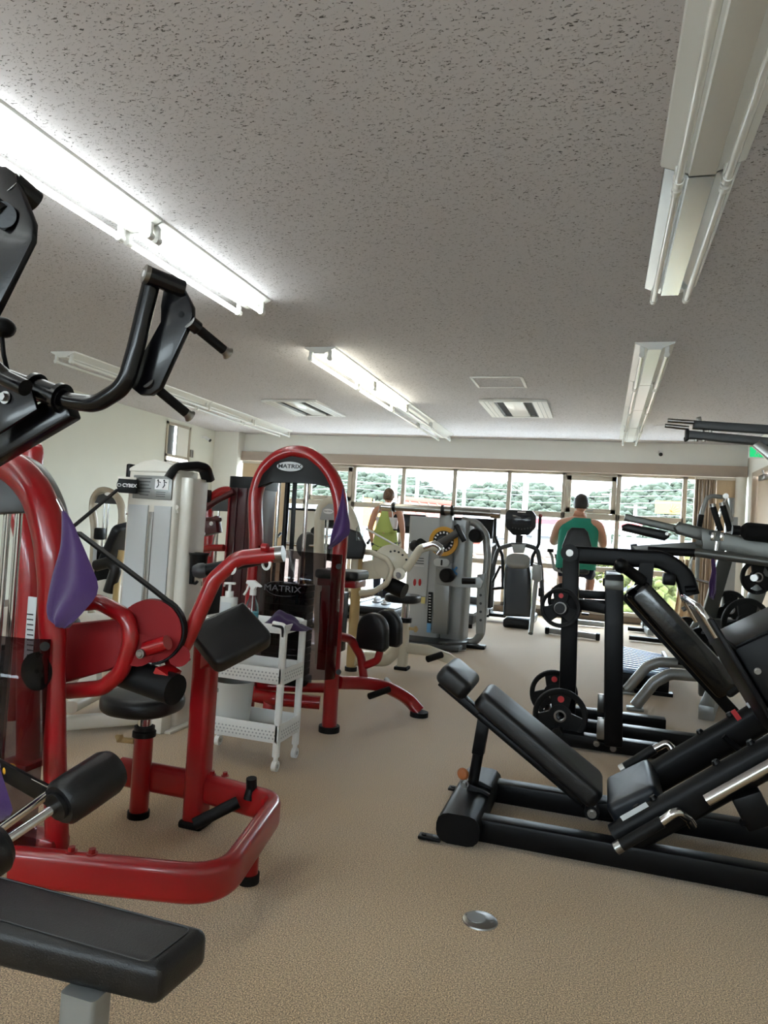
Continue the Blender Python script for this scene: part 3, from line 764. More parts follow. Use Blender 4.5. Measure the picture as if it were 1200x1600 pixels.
# ------------------------------------------------------------------ leg press, foreground right
YM = 3.06; lp = thing('leg_press', 'black angled leg press with reclined back pad in the right foreground', 'gym machine', (0, YM, 0))
bk = M['blackmetal']; yn, yf = 2.84, 3.28
xa, xb = -.44, .95
b1 = part('base_rail', B().beam((xa, yn, .058), (xb, yn, .058), .085, .09, bev=.012), bk, lp)
part('base_rail', B().beam((xa, yf, .058), (xb, yf, .058), .085, .09, bev=.012), bk, lp)
part('cross_foot', B().rtube([(xa-.03, yn-.10, .07), (xa-.03, yf+.07, .07)], .17, .115, cr=.045), bk, lp)
for y in (yn-.08, yf+.05):
    part('floor_tab', B().box((xa-.14, y, .014), (.09, .045, .012), bev=.003).cyl((xa-.165, y, .02), (xa-.165, y, .024), .01), bk, lp)
part('rear_cross', B().beam((xb, yn-.05, .058), (xb, yf+.05, .058), .09, .1, bev=.01), bk, lp)
# back pad
p0 = aY(734, 1106, YM-.15); p1 = aY(925, 1270, YM-.15); p0.y = p1.y = YM
dirb = (p1-p0).normalized(); nb = V((0, 1, 0)).cross(dirb); nb = nb if nb.z > 0 else -nb
Lb = (p1-p0).length; cb = (p0+p1)/2+nb*.04
part('back_pad', pad(cb, (0, 1, 0), dirb, .25, Lb, .08, .04, .022, 1.22), M['vinyl'], lp)
part('back_board', B().box(cb-nb*.05, (.24, Lb-.08, .022), Matrix((V((0, 1, 0)), dirb, nb)).transposed(), .004), bk, lp)
h0 = aY(680, 1068, YM-.13); h1 = aY(734, 1102, YM-.13); h0.y = h1.y = YM; dh = dirb
hc = p0-dirb*.115+nb*.025
part('head_pad', pad(hc, (0, 1, 0), dirb, .26, .15, .085, .035, .026), M['vinyl'], lp)
part('back_spine', B().beam(hc-nb*.06-dirb*.05, p1-nb*.03+dirb*.03, .06, .035, up=nb), bk, lp)
# strut under the back
s0 = aY(757, 1120, YM); s1 = aY(737, 1235, YM)
part('strut_upper', B().beam(s0, s0+(s1-s0)*.5, .05, .05), bk, lp)
part('strut_lower', B().cyl(s0+(s1-s0)*.4, s1, .023), bk, lp)
part('strut_bracket', B().beam(s1+V((-.02, -.04, 0)), s1+V((.07, -.04, -.03)), .012, .09).beam(s1+V((-.02, .04, 0)), s1+V((.07, .04, -.03)), .012, .09), bk, lp)
kn = aY(727, 1208, YM-.03); part('pull_knob', B().lathe([(0, 0), (.02, .004), (.026, .014), (.022, .026), (.012, .03), (.01, .05)], kn+V((-.01, -.03, 0)), (0.2, 1, 0)), M['orange'], lp)
part('pivot_bolt', bolt(aY(726, 1225, YM-.05), (0, -1, 0), .012, .02), M['steel'], lp)
# seat wedge
a = aY(948, 1268, YM-.15); c = aY(1024, 1232, YM-.15); a.y = c.y = YM; a += V((0, 0, .012)); c += V((0, 0, .012)); ds = (c-a).normalized(); ns = V((0, -1, 0)).cross(ds); ns = ns if ns.z > 0 else -ns
Ls = (c-a).length
part('seat_pad', pad((a+c)/2-ns*.035, (0, 1, 0), ds, .37, Ls, .10, .03, .025), M['bluevinyl'], lp)
part('seat_bracket', B().beam(p1+V((.02, 0, -.03)), (a+c)/2-ns*.1, .08, .06).beam((a+c)/2-ns*.1, V(((a.x+c.x)/2+.03, YM, .08)), .08, .06), bk, lp)
part('hinge', B().cyl(p1+V((0, -.1, -.02)), p1+V((0, .1, -.02)), .028).cyl(p1+V((0, -.105, -.02)), p1+V((0, -.09, -.02)), .016), bk, lp)
part('hinge_bolt', bolt(p1+V((0, -.106, -.02)), (0, -1, 0), .012), M['steel'], lp)
# inclined guide beams with chrome rods
g0 = aY(966, 1314, yn); g1 = aY(1198, 1184, yn); dg = (g1-g0).normalized(); ng = V((0, -1, 0)).cross(dg); ng = ng if ng.z > 0 else -ng
ge = g0+dg*1.35
for yy, nm in ((yn, 'near'), (yf, 'far')):
    q0 = V((g0.x, yy, g0.z)); q1 = V((ge.x, yy, ge.z))
    gb = part('guide_beam', B().rtube([q0-dg*.0, q1], .075, .13, cr=.035, up=ng), bk, lp)
    part('rod', B().cyl(q0+dg*.36+ng*.0+V((0, -.075 if nm == 'near' else .075, .0)), q1+V((0, -.075 if nm == 'near' else .075, 0)), .021), M['chrome'], lp)
    sy = -1 if nm == 'near' else 1
    for k in (.13, .2, .46, .6):
        part('cap_plug', B().cyl(q0+dg*k+ng*.066, q0+dg*k+ng*.078, .016, .011), M['plastic'], gb)
    # handle
    e0 = aY(961, 1328, yn-.09) if nm == 'near' else None
    if nm == 'near':
        pts = [aY(962, 1326, yn-.10), aY(1034, 1284, yn-.10), aY(1058, 1266, yn-.10), aY(1075, 1278, yn-.05), aY(1082, 1290, yn-.02)]
    else:
        pts = [aY(970, 1203, yf+.06), aY(1023, 1170, yf+.06), aY(1042, 1160, yf+.06), aY(1052, 1172, yf+.05), aY(1050, 1190, yf+.02)]
    part('handle_tube', B().tube(pts[1:], .016, .03), M['chrome'], lp)
    part('handle_grip', B().cyl(pts[0]+(pts[1]-pts[0])*.12, pts[1], .021), M['rubber'], lp)
    part('grip_cap', B().cyl(pts[0], pts[0]+(pts[1]-pts[0])*.13, .022), M['steel'], lp)
part('warning_sticker', B().box(aY(991, 1268, yn-.04), (.11, .002, .018), Matrix.Rotation(-math.atan2(dg.z, dg.x), 3, 'Y')), M['label'], lp)
q = V((g0.x, yf-.04, g0.z))
part('red_sticker', B().box(aY(1150, 1121, yf-.041)+V((0, 0, .01)), (.02, .002, .045), Matrix.Rotation(-math.atan2(dg.z, dg.x), 3, 'Y')), M['red_ink'], lp)
part('brand_sticker', B().box(aY(1176, 1098, yf-.041), (.05, .002, .022), Matrix.Rotation(-math.atan2(dg.z, dg.x), 3, 'Y')), M['label'], lp)
# frame uprights to the guide beams
for yy in (yn, yf):
    part('rear_upright', B().beam((ge.x-.1, yy, .08), (ge.x-.05, yy, ge.z-.07), .07, .07), bk, lp)
part('safety_catch', B().box(aY(1175, 1262, yn-.02), (.1, .09, .12), Matrix.Rotation(-.5, 3, 'Y'), .01).cyl(aY(1160, 1285, yn-.06), aY(1186, 1288, yn-.02), .014), bk, lp)
part('catch_lever', B().tube([aY(1130, 1150, yf-.08), aY(1165, 1180, yf-.08), aY(1150, 1200, yf-.08)], .012, .02), bk, lp)
# sled: foot plate seen from its edge, handle hoop, carriage box
fa, fb = aY(1093, 955, YM), aY(1205, 1142, YM); df = (fb-fa).normalized(); nf = V((0, -1, 0)).cross(df); nf = nf if nf.x > 0 else -nf
part('foot_plate', B().box((fa+fb)/2, (.62, (fb-fa).length, .02), Matrix((V((0, 1, 0)), df, nf)).transposed(), .005), bk, lp)
hp = [fa+V((0, yy, 0)) for yy in (-.27, .27)]
part('plate_hoop', B().tube([hp[0]+df*.07-nf*.012, hp[0]-df*.05-nf*.012, hp[1]-df*.05-nf*.012, hp[1]+df*.07-nf*.012], .013, .04), M['chrome'], lp)
ca, cbx = aY(1130, 985, YM), aY(1185, 1075, YM)
cc = fa+df*.22+nf*.15
part('carriage', B().box(cc+df*.10, (.46, .36, .26), Matrix((V((0, 1, 0)), df, nf)).transposed(), .01), M['blackmetal'], lp)
part('carriage_top', B().box(cc-df*.083, (.44, .012, .24), Matrix((V((0, 1, 0)), df, nf)).transposed(), .003), M['blackmetal'], lp)
part('carriage_bolt', bolt(cc+df*.02+V((0, -.232, 0))-nf*.1, (0, -1, 0), .008, .008), M['steel'], lp)
part('carriage_bolt', bolt(cc+df*.22+V((0, -.232, 0))-nf*.02, (0, -1, 0), .008, .008), M['steel'], lp)
part('roller_sleeve', B().cyl(cc+df*.30+V((0, -.26, 0)), cc+df*.30+V((0, .26, 0)), .05), bk, lp)

# ------------------------------------------------------------------ black squat machine behind it
YS = 4.70; sq = thing('squat_machine', 'tall black lever squat machine with plates behind the leg press', 'gym machine', (.2, YS, 0))
ynr, yfr = 4.36, 5.04
for y in (ynr, yfr):
    x0, x1 = (-.30, .46)
    part('base_rail', B().beam((x0, y, .05), (x1, y, .05), .09, .075, bev=.006), bk, sq)
part('base_rail', B().beam((-.25, YS, .05), (.85, YS, .05), .09, .075, bev=.006), bk, sq)
part('base_cross', B().beam((-.26, ynr-.04, .05), (-.26, yfr+.04, .05), .09, .08, bev=.006), bk, sq)
part('base_cross', B().beam((.14, ynr, .04), (.14, yfr, .04), .08, .06, bev=.006), bk, sq)
np0 = aY(958, 1165, ynr); np0.z = .08; np1 = aY(960, 898, ynr)
for y in (ynr, yfr):
    part('upright', B().beam(V((np0.x, y, .05)), V((np1.x+.0, y, np1.z)), .10, .115, up=(0, 1, 0), bev=.008), bk, sq)
    part('upright_cap', B().beam(V((np1.x, y, np1.z-.085)), V((np1.x, y, np1.z-.03)), .104, .12, up=(0, 1, 0), bev=.004), M['gun'], sq)
    part('mount_bracket', B().box((np0.x-.07, y-.03, .13), (.05, .03, .14), bev=.004), M['steel'], sq)
for x in (932, 958):
    part('bolt', bolt(aY(x, 1162+(x-932)*.3, ynr-.047), (0, -1, 0), .012, .01), M['steel'], sq)
lp0 = aY(886, 1118, YS); lp1 = aY(893, 858, YS)
part('lever_post', B().beam(lp0, lp1, .10, .125, up=(0, 1, 0), bev=.008), bk, sq)
part('top_crossbar', B().beam((np1.x, ynr, np1.z-.05), (np1.x, yfr, np1.z-.05), .09, .09), bk, sq)
for zz in (930, 944):
    part('link_bar', B().beam(aY(905, zz-2, YS-.05), aY(955, zz+1, YS-.05), .05, .05), bk, sq)
part('side_bar', B().beam(aY(905, 944, ynr+.1), aY(955, 952, ynr+.05), .06, .06), bk, sq)
# curved top arm
top = [aY(893, 866, YS), aY(1000, 873, YS), aY(1035, 876, YS), aY(1066, 898, YS), aY(1078, 930, YS)]
part('lever_arm', B().rtube(smooth_path(top, 5), .09, .11, cr=.02, up=(0, 0, 1)), bk, sq)
part('pivot_drum', B().cyl(aY(890, 864, YS-.09), aY(890, 864, YS+.09), .055), bk, sq)
part('pivot_bolt', bolt(aY(890, 864, YS-.091), (0, -1, 0), .015, .012), M['steel'], sq)
part('shoulder_plate', B().slab([aY(1000, 880, YS-.05), aY(1022, 880, YS-.05), aY(1018, 925, YS-.05), aY(990, 918, YS-.05)], .02), bk, sq)
part('adjust_bar', B().cyl(aY(972, 884, YS-.2), aY(1004, 908, YS-.12), .034), bk, sq)
part('ball_knob', B().sph(aY(971, 884, YS-.2), .045), M['plastic'], sq)
part('end_peg', B().cyl(aY(1070, 921, YS-.05), aY(1087, 920, YS-.05), .02), bk, sq)
part('shoulder_stop', B().box(aY(1045, 905, YS-.05), (.07, .1, .07), bev=.01), bk, sq)
part('side_wing', B().box(aY(950, 910, ynr-.02), (.06, .04, .05), bev=.01), bk, sq)
# diagonal back pad on its rail
d0, d1 = aY(985, 922, YS), aY(1130, 1080, YS); dd = (d1-d0).normalized(); nd = V((0, -1, 0)).cross(dd); nd = nd if nd.z > 0 else -nd
part('diagonal_rail', B().beam(d0-nd*.04, d0-nd*.04+dd*1.28, .08, .07, up=nd), bk, sq)
Lp = (d1-d0).length*1.02
part('back_pad', pad((d0+d1)/2+nd*.03, (0, 1, 0), dd, .30, Lp, .16, .05, .04), mat('wrapped_vinyl', srgb(10, 10, 11), .25, bump=.8, bscale=40, coat=.4), sq)
part('pad_end_cap', B().box(d1+nd*.05, (.3, .05, .1), Matrix((V((0, 1, 0)), dd, nd)).transposed(), .02), M['rubber'], sq)
part('front_foot', B().beam(V((d0+dd*1.2-nd*.04)), V((.86, YS, .06)), .07, .07), bk, sq)
# plate pegs
for (x, y, R) in ((880, 942, 0), (876, 1121, 0)):
    p = aY(x, y, YS); part('plate_peg', B().cyl(p+V((0, -.40, 0)), p+V((0, .36, 0)), .0245), M['blackmetal'], sq)
    part('peg_cap', B().cyl(p+V((0, -.41, 0)), p+V((0, -.385, 0)), .03), M['plastic'], sq)
pA = aY(880, 943, YS); pB = aY(874, 1120, YS)
plate(V((pA.x, 4.38, pA.z)), (0, 1, 0), .118, 'small three-grip plate with red badge high on the squat machine post', True)
plate(V((pA.x, 4.98, pA.z)), (0, 1, 0), .118, 'small plate on the far side of the squat machine, half hidden by the tall post', True)
plate(V((aY(875, 1120, 4.40).x, 4.40, .165)), (0, 1, 0), .16, 'large three-grip plate with red badge near the floor, in front of the squat machine', True)
plate(V((aY(853, 1088, 5.0).x+.05, 5.0, .165)), (0, 1, 0), .16, 'large plate low on the far side of the squat machine, behind the front one', True)
# ------------------------------------------------------------------ red arm machine, foreground left
rd = M['red']
ra = thing('red_arm_machine', 'glossy red arm curl machine with round stool seat in the left foreground', 'gym machine', (-1.5, 2.2, 0))
zb = .15
P1, P2, P3, P4, P5 = aZ(20, 1352, zb), aZ(345, 1385, zb), aZ(432, 1262, zb), aZ(310, 1228, zb), aZ(190, 1205, zb)
part('base_loop', B().rtube([P1, P2, P3, P4, P5], .055, .115, fil=[0, .13, .10, .1, 0], cr=.026, fn=10), rd, ra)
for f in (.28, .38):
    p = P1+(P2-P1)*f; part('bolt', bolt(p+V((0, 0, .057)), (0, 0, 1), .011, .014), rd, ra)
for px in (330, 350):
    p = aZ(px, 1233+(px-330)*.1, zb); part('bolt', bolt(V((p.x, p.y, zb+.057)), (0, 0, 1), .01, .014), rd, ra)
ft = aZ(388, 1378)
part('foot', B().cyl(V((ft.x, ft.y, .03)), V((ft.x, ft.y, .14)), .03), rd, ra)
part('foot_cap', B().cyl(V((ft.x, ft.y, 0)), V((ft.x, ft.y, .03)), .036), M['rubber'], ra)
# stool post, seat
st = aZ(216, 1276); sx, sy = st.x, st.y
zs = aY(214, 1108, sy).z
part('stool_post', B().cyl((sx, sy, .02), (sx, sy, .335), .037), rd, ra)
part('post_cap', B().cyl((sx, sy, 0), (sx, sy, .025), .043), M['rubber'], ra)
part('collar', B().lathe([(.037, 0), (.046, .0), (.046, .02), (.04, .025), (.04, .04), (.03, .042)], (sx, sy, .32)), M['plastic'], ra)
part('seat_column', B().cyl((sx, sy, .33), (sx, sy, zs), .027), M['chrome'], ra)
part('pull_knob', B().cyl((sx-.03, sy-.02, .3), (sx-.085, sy-.03, .3), .011).lathe([(.012, 0), (.018, .01), (.006, .03), (0, .032)], (sx-.08, sy-.03, .3), (-1, -.2, .6)), M['tan'], ra)
prof = []
seat_poly = [(x, y) for x, y in round_rect(.30, .32, .13, 8)]
part('seat', cushion(seat_poly, (sx-.015, sy, zs+.035), (1, 0, 0), (0, 1, 0), .075, .03, .008), M['vinyl'], ra)
# rear post carrying the arm pad
pp = aZ(305, 1290); ptop = aY(325, 985, pp.y)
part('pad_post', B().rtube([(pp.x, pp.y, .02), ptop], .085, .085, cr=.02, up=(0, 1, 0)), rd, ra)
part('post_cap', B().box((pp.x, pp.y, .015), (.1, .1, .03), bev=.01), M['rubber'], ra)
# foot pegs
pa, pb_ = aZ(303, 1288, .09), aZ(372, 1253, .16)
part('foot_peg', B().tube([pa, pa+(pb_-pa)*.3, pb_], .022, .04), M['rubber'], ra)
part('foot_peg', B().tube([aZ(393, 1216, .24), aZ(393, 1232, .2), aZ(388, 1250, .16)], .020, .03), M['rubber'], ra)
# weight tower arch
YA = 1.86
op = [(90, 1352), (86, 1200), (84, 1060), (82, 960), (84, 900), (78, 840), (60, 778), (32, 740), (0, 722), (-40, 716), (-90, 735), (-122, 790), (-138, 860), (-135, 960), (-130, 1060), (-126, 1352)]
apts = [aY(x, y, YA) for x, y in op]; apts[0].z = .1; apts[-1].z = .1
part('tower_arch', B().sweep(smooth_path(apts, 6), [(.055*math.cos(2*PI*k/16), .05*math.sin(2*PI*k/16)) for k in range(16)], up=(0, 1, 0), scale=[.66+.34*min(1, max(0, (p.z-.7)/.35)) for p in smooth_path(apts, 6)]), rd, ra)
ps = [aY(x, y, YA) for x, y in ((-60, 1352), (95, 1352))]
part('tower_base', B().beam((ps[0].x-.25, YA, .13), (ps[1].x, YA, .13), .09, .12, bev=.02), rd, ra)
hd = [aY(x, y, YA+.0) for x, y in ((62, 800), (45, 765), (15, 745), (-40, 735), (-90, 755), (-115, 810))]
part('tower_head_panel', B().slab(hd, .05, .008), M['dgrey'], ra)
part('tower_back_cover', B().sweep(smooth_path([aY(x, y, YA+.06) for x, y in ((30, 716), (56, 730), (76, 756), (90, 786), (96, 806))], 5), round_rect(.03, .05, .012), up=(0, 1, 0)), M['silver'], ra)
for x in (12, 30):
    part('guide_rod', B().cyl(aY(x, 800, YA+.02), V((aY(x, 800, YA+.02).x, YA+.02, .2)), .012), M['chrome'], ra)
part('weight_stack', B().box((aY(5, 1200, YA).x-.24, YA+.04, .42), (.24, .12, .62), bev=.005), M['blackmetal'], ra)
for k in range(12):
    part('stack_plate', B().box((aY(5, 1200, YA).x-.24, YA+.035, .14+k*.05), (.26, .13, .044), bev=.003), M['blackmetal'], ra)
# smoked shroud bulging forward
xr = aY(76, 1000, YA-.06).x; xl = xr-.62
def shr(zz0, zz1):
    b = B()
    def f(u, v):
        x = xr+(xl-xr)*u; y = YA-.05-.14*math.sin(PI*min(1, max(0, u)))**.7
        zt = zz1+.06*u
        return (x, y, zz0+(zt-zz0)*v)
    return b.grid(f, 20, 4)
zt = aY(76, 1000, YA-.06).z
so = part('shroud', shr(.16, zt), M['shroud'], ra); so.modifiers.new('t', 'SOLIDIFY').thickness = .005
for yy in (1010, 1335): part('shroud_clip', B().cyl(aY(70, yy, YA-.075), aY(70, yy, YA-.02), .014), M['plastic'], ra)
for r in (.06, .045):
    part('idler_pulley', B().lathe([(r-.012, -.012), (r, -.014), (r-.008, -.004), (r-.008, .004), (r, .014), (r-.012, .012), (.008, .012), (.008, -.012), (r-.012, -.012)], aY(62, 1048, YA-.02)+V((0, (.06-r)*1.6, 0)), (0, 1, 0)), M['plastic'], ra)
# box arm, cam disc, belt
YD = 2.02; AX = V((-.38, 1, 0)).normalized(); AU = V((1, .38, 0)).normalized()
part('arm_box', B().slab([aY(105, 975, YD+.02), aY(200, 965, YD+.02), aY(205, 1040, YD+.02), aY(160, 1050, YD+.02), aY(105, 1066, YD+.02)], .09, .012), M['redflat'], ra)
dc = aY(236, 985, YD); Rd = .108
part('cam_disc', B().lathe([(0, -.02), (Rd*.6, -.022), (Rd*.95, -.02), (Rd*.95, .02), (0, .02)], dc, AX, 40), M['redflat'], ra)
bt = [aY(122, 832, YD), aY(180, 876, YD), aY(238, 920, YD)]
cb_ = arc_pts(dc, AU, (0, 0, 1), Rd+.002, 1.15, -1.45, 18)
part('drive_belt', B().sweep(bt+cb_, round_rect(.008, .03, .002, 1), up=(0, 1, 0)), M['rubber'], ra)
hb = aY(222, 1021, YD-.05)
part('hub_plate', B().cyl(aY(216, 1016, YD-.045), aY(216, 1016, YD+.02), .052), M['redflat'], ra)
part('hub_bolt', B().lathe([(0, -.004), (.008, -.004), (.012, 0), (.015, 0), (.015, .012), (0, .012)], hb+V((0, -.012, 0)), (0, 1, 0), 18), M['steel'], ra)
part('hub_stub', B().cyl(aY(228, 1014, YD-.03), aY(262, 1004, YD-.03), .024), rd, ra)
# D shaped guard tube
part('guard_tube', B().tube([aY(x, y, YD-.06) for x, y in ((105, 945), (155, 940), (200, 965), (205, 1000), (190, 1050), (160, 1075), (105, 1080))], .026, .09, fn=8), rd, ra)
part('guard_cap', B().slab([aY(130, 946, YD-.02), aY(165, 958, YD-.02), aY(142, 950, YD-.02)], .03), M['whitepaint'], ra)
# counterweight roll
part('counterweight', B().cyl(aY(196, 1050, YD+.02), aY(274, 1078, YD-.02), .052, .05), M['rubber'], ra)
part('counterweight_bracket', B().box(aY(262, 1050, YD-.0), (.05, .08, .02), Matrix.Rotation(.4, 3, 'Y')), rd, ra)
# lever with brushed end
lv = [aY(272, 1035, 2.1), aY(292, 1000, 2.1), aY(335, 905, 2.12), aY(372, 872, 2.14), aY(432, 866, 2.16)]
part('lever_tube', B().tube(lv, .0265, .08, fn=8, n=16), rd, ra)
part('lever_end', B().cyl(aY(428, 866.5, 2.16), aY(443, 865, 2.165), .0272, n=20), M['steel'], ra)
part('lever_clip', B().cyl(aY(410, 855, 2.12), aY(418, 856, 2.12), .014), rd, ra)
part('hook_ring', B().lathe([(.014, -.004), (.022, 0), (.014, .004), (.014, -.004)], aY(362, 888, 2.13), (.3, 1, 0)), M['tintwhite'], ra)
part('hook_ring', B().lathe([(.014, -.004), (.022, 0), (.014, .004), (.014, -.004)], aY(416, 881, 2.15), (.3, 1, 0)), M['tintwhite'], ra)
part('grip_bar', B().cyl(aY(306, 893, 2.3), aY(420, 872, 2.4), .021), M['rubber'], ra)
part('grip_end', B().lathe([(.0, -.02), (.02, -.018), (.028, 0), (.028, .02), (.022, .03)], aY(310, 892, 2.3), (1, .3, .15)), M['dgrey'], ra)
part('lever_pivot', B().cyl(aY(280, 1025, 2.05), aY(280, 1025, 2.2), .035).beam(aY(262, 1035, 2.1), aY(290, 1022, 2.1), .04, .05), M['redflat'], ra)
# preacher arm pad
c0 = [aY(289, 980, 2.28), aY(380, 940, 2.44), aY(430, 994, 2.40), aY(338, 1042, 2.24)]
ctr = sum(c0, V())/4; u = ((c0[1]-c0[0])+(c0[2]-c0[3])).normalized(); n_ = u.cross((c0[3]-c0[0])+(c0[2]-c0[1])).normalized(); v_ = n_.cross(u)
if n_.z < 0: n_ = -n_
poly = [((p-ctr).dot(u), (p-ctr).dot(v_)) for p in c0]
q = fillet([V((x, y, 0)) for x, y in poly], [.015, .012, .04, .035], 6, True)
part('arm_pad', cushion([(p.x, p.y) for p in q], ctr-n_*.03, u, v_, .075, .018, .004), M['vinyl'], ra)
part('pad_mount', B().beam(ptop+V((0, 0, -.12)), ctr-n_*.07, .07, .07), rd, ra)
towel('towel', [(97, 798), (103, 797), (116, 818), (134, 862), (152, 912), (148, 932), (118, 968), (100, 982), (78, 974), (75, 950), (84, 895), (95, 850)], YA-.06, 'dark purple towel clipped to the red foreground tower arch', t=.035)
part('towel_clip', B().tube([aY(90, 780, YA-.06), aY(95, 790, YA-.06), aY(100, 800, YA-.06)], .006), M['chrome'], ra)
# second red machine behind, only its column and padded top in view
rb2 = thing('red_weight_tower', 'red weight tower with warning label, partly hidden behind the foreground red arch', 'gym machine', (-2.55, 2.75, 0))
YB2 = 2.75
pts = [aY(x, y, YB2) for x, y in ((40, 1240), (44, 1000), (46, 900), (38, 830), (15, 775), (-20, 750), (-70, 760), (-100, 830), (-100, 1240))]
pts[0].z = pts[-1].z = .02
part('tower_arch', B().sweep(smooth_path(pts, 5), [(.055*math.cos(2*PI*k/14), .05*math.sin(2*PI*k/14)) for k in range(14)], up=(0, 1, 0)), rd, rb2)
lb = part('warning_label', B().box(aY(47, 990, YB2-.062), (.05, .004, .34), bev=.001), M['label'], rb2)
for k in range(9): part('text_line', B().box(aY(47, 960+k*8, YB2-.066), (.035, .002, .006)), M['ink'], lb)
part('foot_plate', B().box((aY(40, 1240, YB2).x, YB2, .015), (.16, .2, .03), bev=.005), rd, rb2)
sb = thing('red_seat_back', 'red padded seat back with white piping at the left edge below the black frame', 'seat', (-3.2, 3.2, 0))
c = aY(32, 728, 3.2); 
part('pad', pad(c, (1, 0, 0), (0, 0, 1), .25, .30, .1, .07, .03), rd, sb)
part('piping', B().tube([aY(8, 690, 3.14), aY(40, 690, 3.14), aY(66, 694, 3.14)], .004, .02, n=6), M['white_ink'], sb)
part('piping', B().tube([aY(34, 690, 3.14), aY(34, 712, 3.14)], .004, n=6), M['white_ink'], sb)
part('post', B().cyl((c.x, 3.27, 0), (c.x, 3.27, c.z), .04), rd, sb)
# ------------------------------------------------------------------ black plate loaded pulldown, nearest at left
bp = thing('pulldown_machine', 'black lever pulldown machine with padded bench and foam rollers, nearest at left', 'gym machine', (-1.2, 1.3, 0))
gb = M['gloss']; YT = 1.60
part('swing_arm', B().tube([aY(x, y, YT) for x, y in ((-60, 560), (20, 592), (110, 627), (150, 632), (195, 604), (212, 545), (238, 435))], .0235, .09, n=18, fn=10), gb, bp)
for x, y in ((55, 606), (95, 622)):
    c = aY(x, y, YT); d = (aY(110, 627, YT)-aY(20, 592, YT)).normalized()
    part('flange', B().cyl(c-d*.007, c+d*.007, .042).cyl(c-d*.014, c+d*.014, .034), gb, bp)
part('bearing_tube', B().cyl(aY(62, 609, YT), aY(92, 621, YT), .032), gb, bp)
part('main_beam', B().beam(aY(-60, 735, YT+.03), aY(112, 632, YT+.03), .05, .085, bev=.008), gb, bp)
part('gusset_plate', B().slab([aY(-30, 590, YT-.04), aY(50, 610, YT-.04), aY(60, 640, YT-.04), aY(-20, 690, YT-.04)], .012, .002), gb, bp)
part('gusset_bolt', bolt(aY(8, 621, YT-.05), (0, -1, 0), .012, .014), M['steel'], bp)
# pivot sleeve and handle lever
dv = V((.075, .10, -.018)).normalized()
s0 = aY(232, 430, YT-.03)
part('pivot_sleeve', B().cyl(s0, s0+dv*.095, .0235, n=22), gb, bp)
part('sleeve_cap', B().cyl(s0-dv*.012, s0, .0245, n=22), M['steel'], bp)
part('sleeve_bolt', B().cyl(s0-dv*.014, s0-dv*.012, .009).cyl(s0-dv*.0145, s0-dv*.013, .004), M['white_ink'], bp)
YL = YT+.05
lvp = [aY(x, y, YL) for x, y in ((262, 432), (272, 430), (284, 444), (303, 480), (303, 497), (252, 608), (238, 618), (222, 618), (207, 606), (206, 590), (256, 505), (254, 480))]
part('handle_lever', B().slab(lvp, .02, .003), gb, bp)
h0 = aY(283, 491, YL-.012)
part('lever_hole', B().cyl(h0, h0+V((0, .004, 0)), .0085), M['rubber'], bp)
for (x, y, L) in ((300, 506, .125), (236, 600, .14)):
    q0 = aY(x, y, YL+.0); q0 = q0-dv*.0
    dgp = (aY(x+46, y+38, YL+.10)-q0).normalized()
    part('grip_boss', B().cyl(q0-dgp*.01, q0+dgp*.02, .019), gb, bp)
    part('grip', B().cyl(q0+dgp*.02, q0+dgp*L, .0135), M['rubber'], bp)
    part('grip_cap', B().lathe([(.0138, 0), (.0138, .012), (.019, .02), (.0, .021)], q0+dgp*(L-.005), dgp, 20), M['steel'], bp)
# the other lever, cut by the picture edge
YN = 1.32
part('handle_lever', B().slab([aY(x, y, YN) for x, y in ((-14, 262), (12, 262), (26, 272), (56, 350), (54, 378), (2, 480), (-60, 600), (-90, 560), (-40, 400))], .018, .003), gb, bp)
part('grip_boss', B().cyl(aY(18, 284, YN), aY(55, 316, YN+.06), .028), gb, bp)
part('grip_boss', B().cyl(aY(4, 335, YN-.03), aY(22, 352, YN+.05), .03), gb, bp)
part('grip', B().cyl(aY(-14, 320, YN-.03), aY(6, 337, YN-.02), .026), M['rubber'], bp)
part('swing_arm', B().tube([aY(x, y, YT-.15) for x, y in ((-60, 470), (-30, 555), (10, 592), (40, 606))], .022, .05, n=16), gb, bp)
part('stop_pad', B().sph(aY(4, 512, YT-.1), .034, (1, 1, .8)), M['rubber'], bp)
part('cable', B().tube([aY(2, 515, YT-.1), aY(6, 555, YT-.1), aY(14, 590, YT-.1)], .006), M['plastic'], bp)
# mast out of frame carries the beam
mt = aY(-60, 735, YT+.03)
part('mast', B().beam((mt.x-.0, YT+.03, 0), (mt.x, YT+.03, mt.z+.05), .09, .09), gb, bp)
# bench
zs = .46
k0, k1, k2, k3 = aZ(62, 1378, zs), aZ(330, 1448, zs), aZ(250, 1512, zs), aZ(-60, 1440, zs)
k0 = k1+(k0-k1)*1.35; k3 = k2+(k3-k2)*1.35
ctr = (k0+k1+k2+k3)/4; ctr.z = zs-.035
q = fillet([k0, k1, k2, k3], .022, 5, True)
part('bench_pad', cushion([(p.x-ctr.x, p.y-ctr.y) for p in q], ctr, (1, 0, 0), (0, 1, 0), .07, .02, .004), M['vinyl'], bp)
eu, ev = (k1-k0), (k3-k0)
inset = [ctr+eu*(i*.455)+ev*(j*.33) for i, j in ((-1, -1), (1, -1), (1, 1), (-1, 1))]
for p in inset: p.z = zs+.0015
part('stitching', B().tube(fillet(inset, .018, 4, True), .0011, n=5, closed=True), M['dgrey'], bp)
pc = aZ(140, 1480, zs)
part('bench_post', B().rtube([(pc.x, pc.y, .0), (pc.x, pc.y, zs-.07)], .07, .05, cr=.008, up=(0, 1, 0)), M['silver'], bp)
part('bench_base', B().beam((pc.x-.7, pc.y-.02, .045), (pc.x+.03, pc.y-.02, .045), .09, .06, bev=.006), M['silver'], bp)
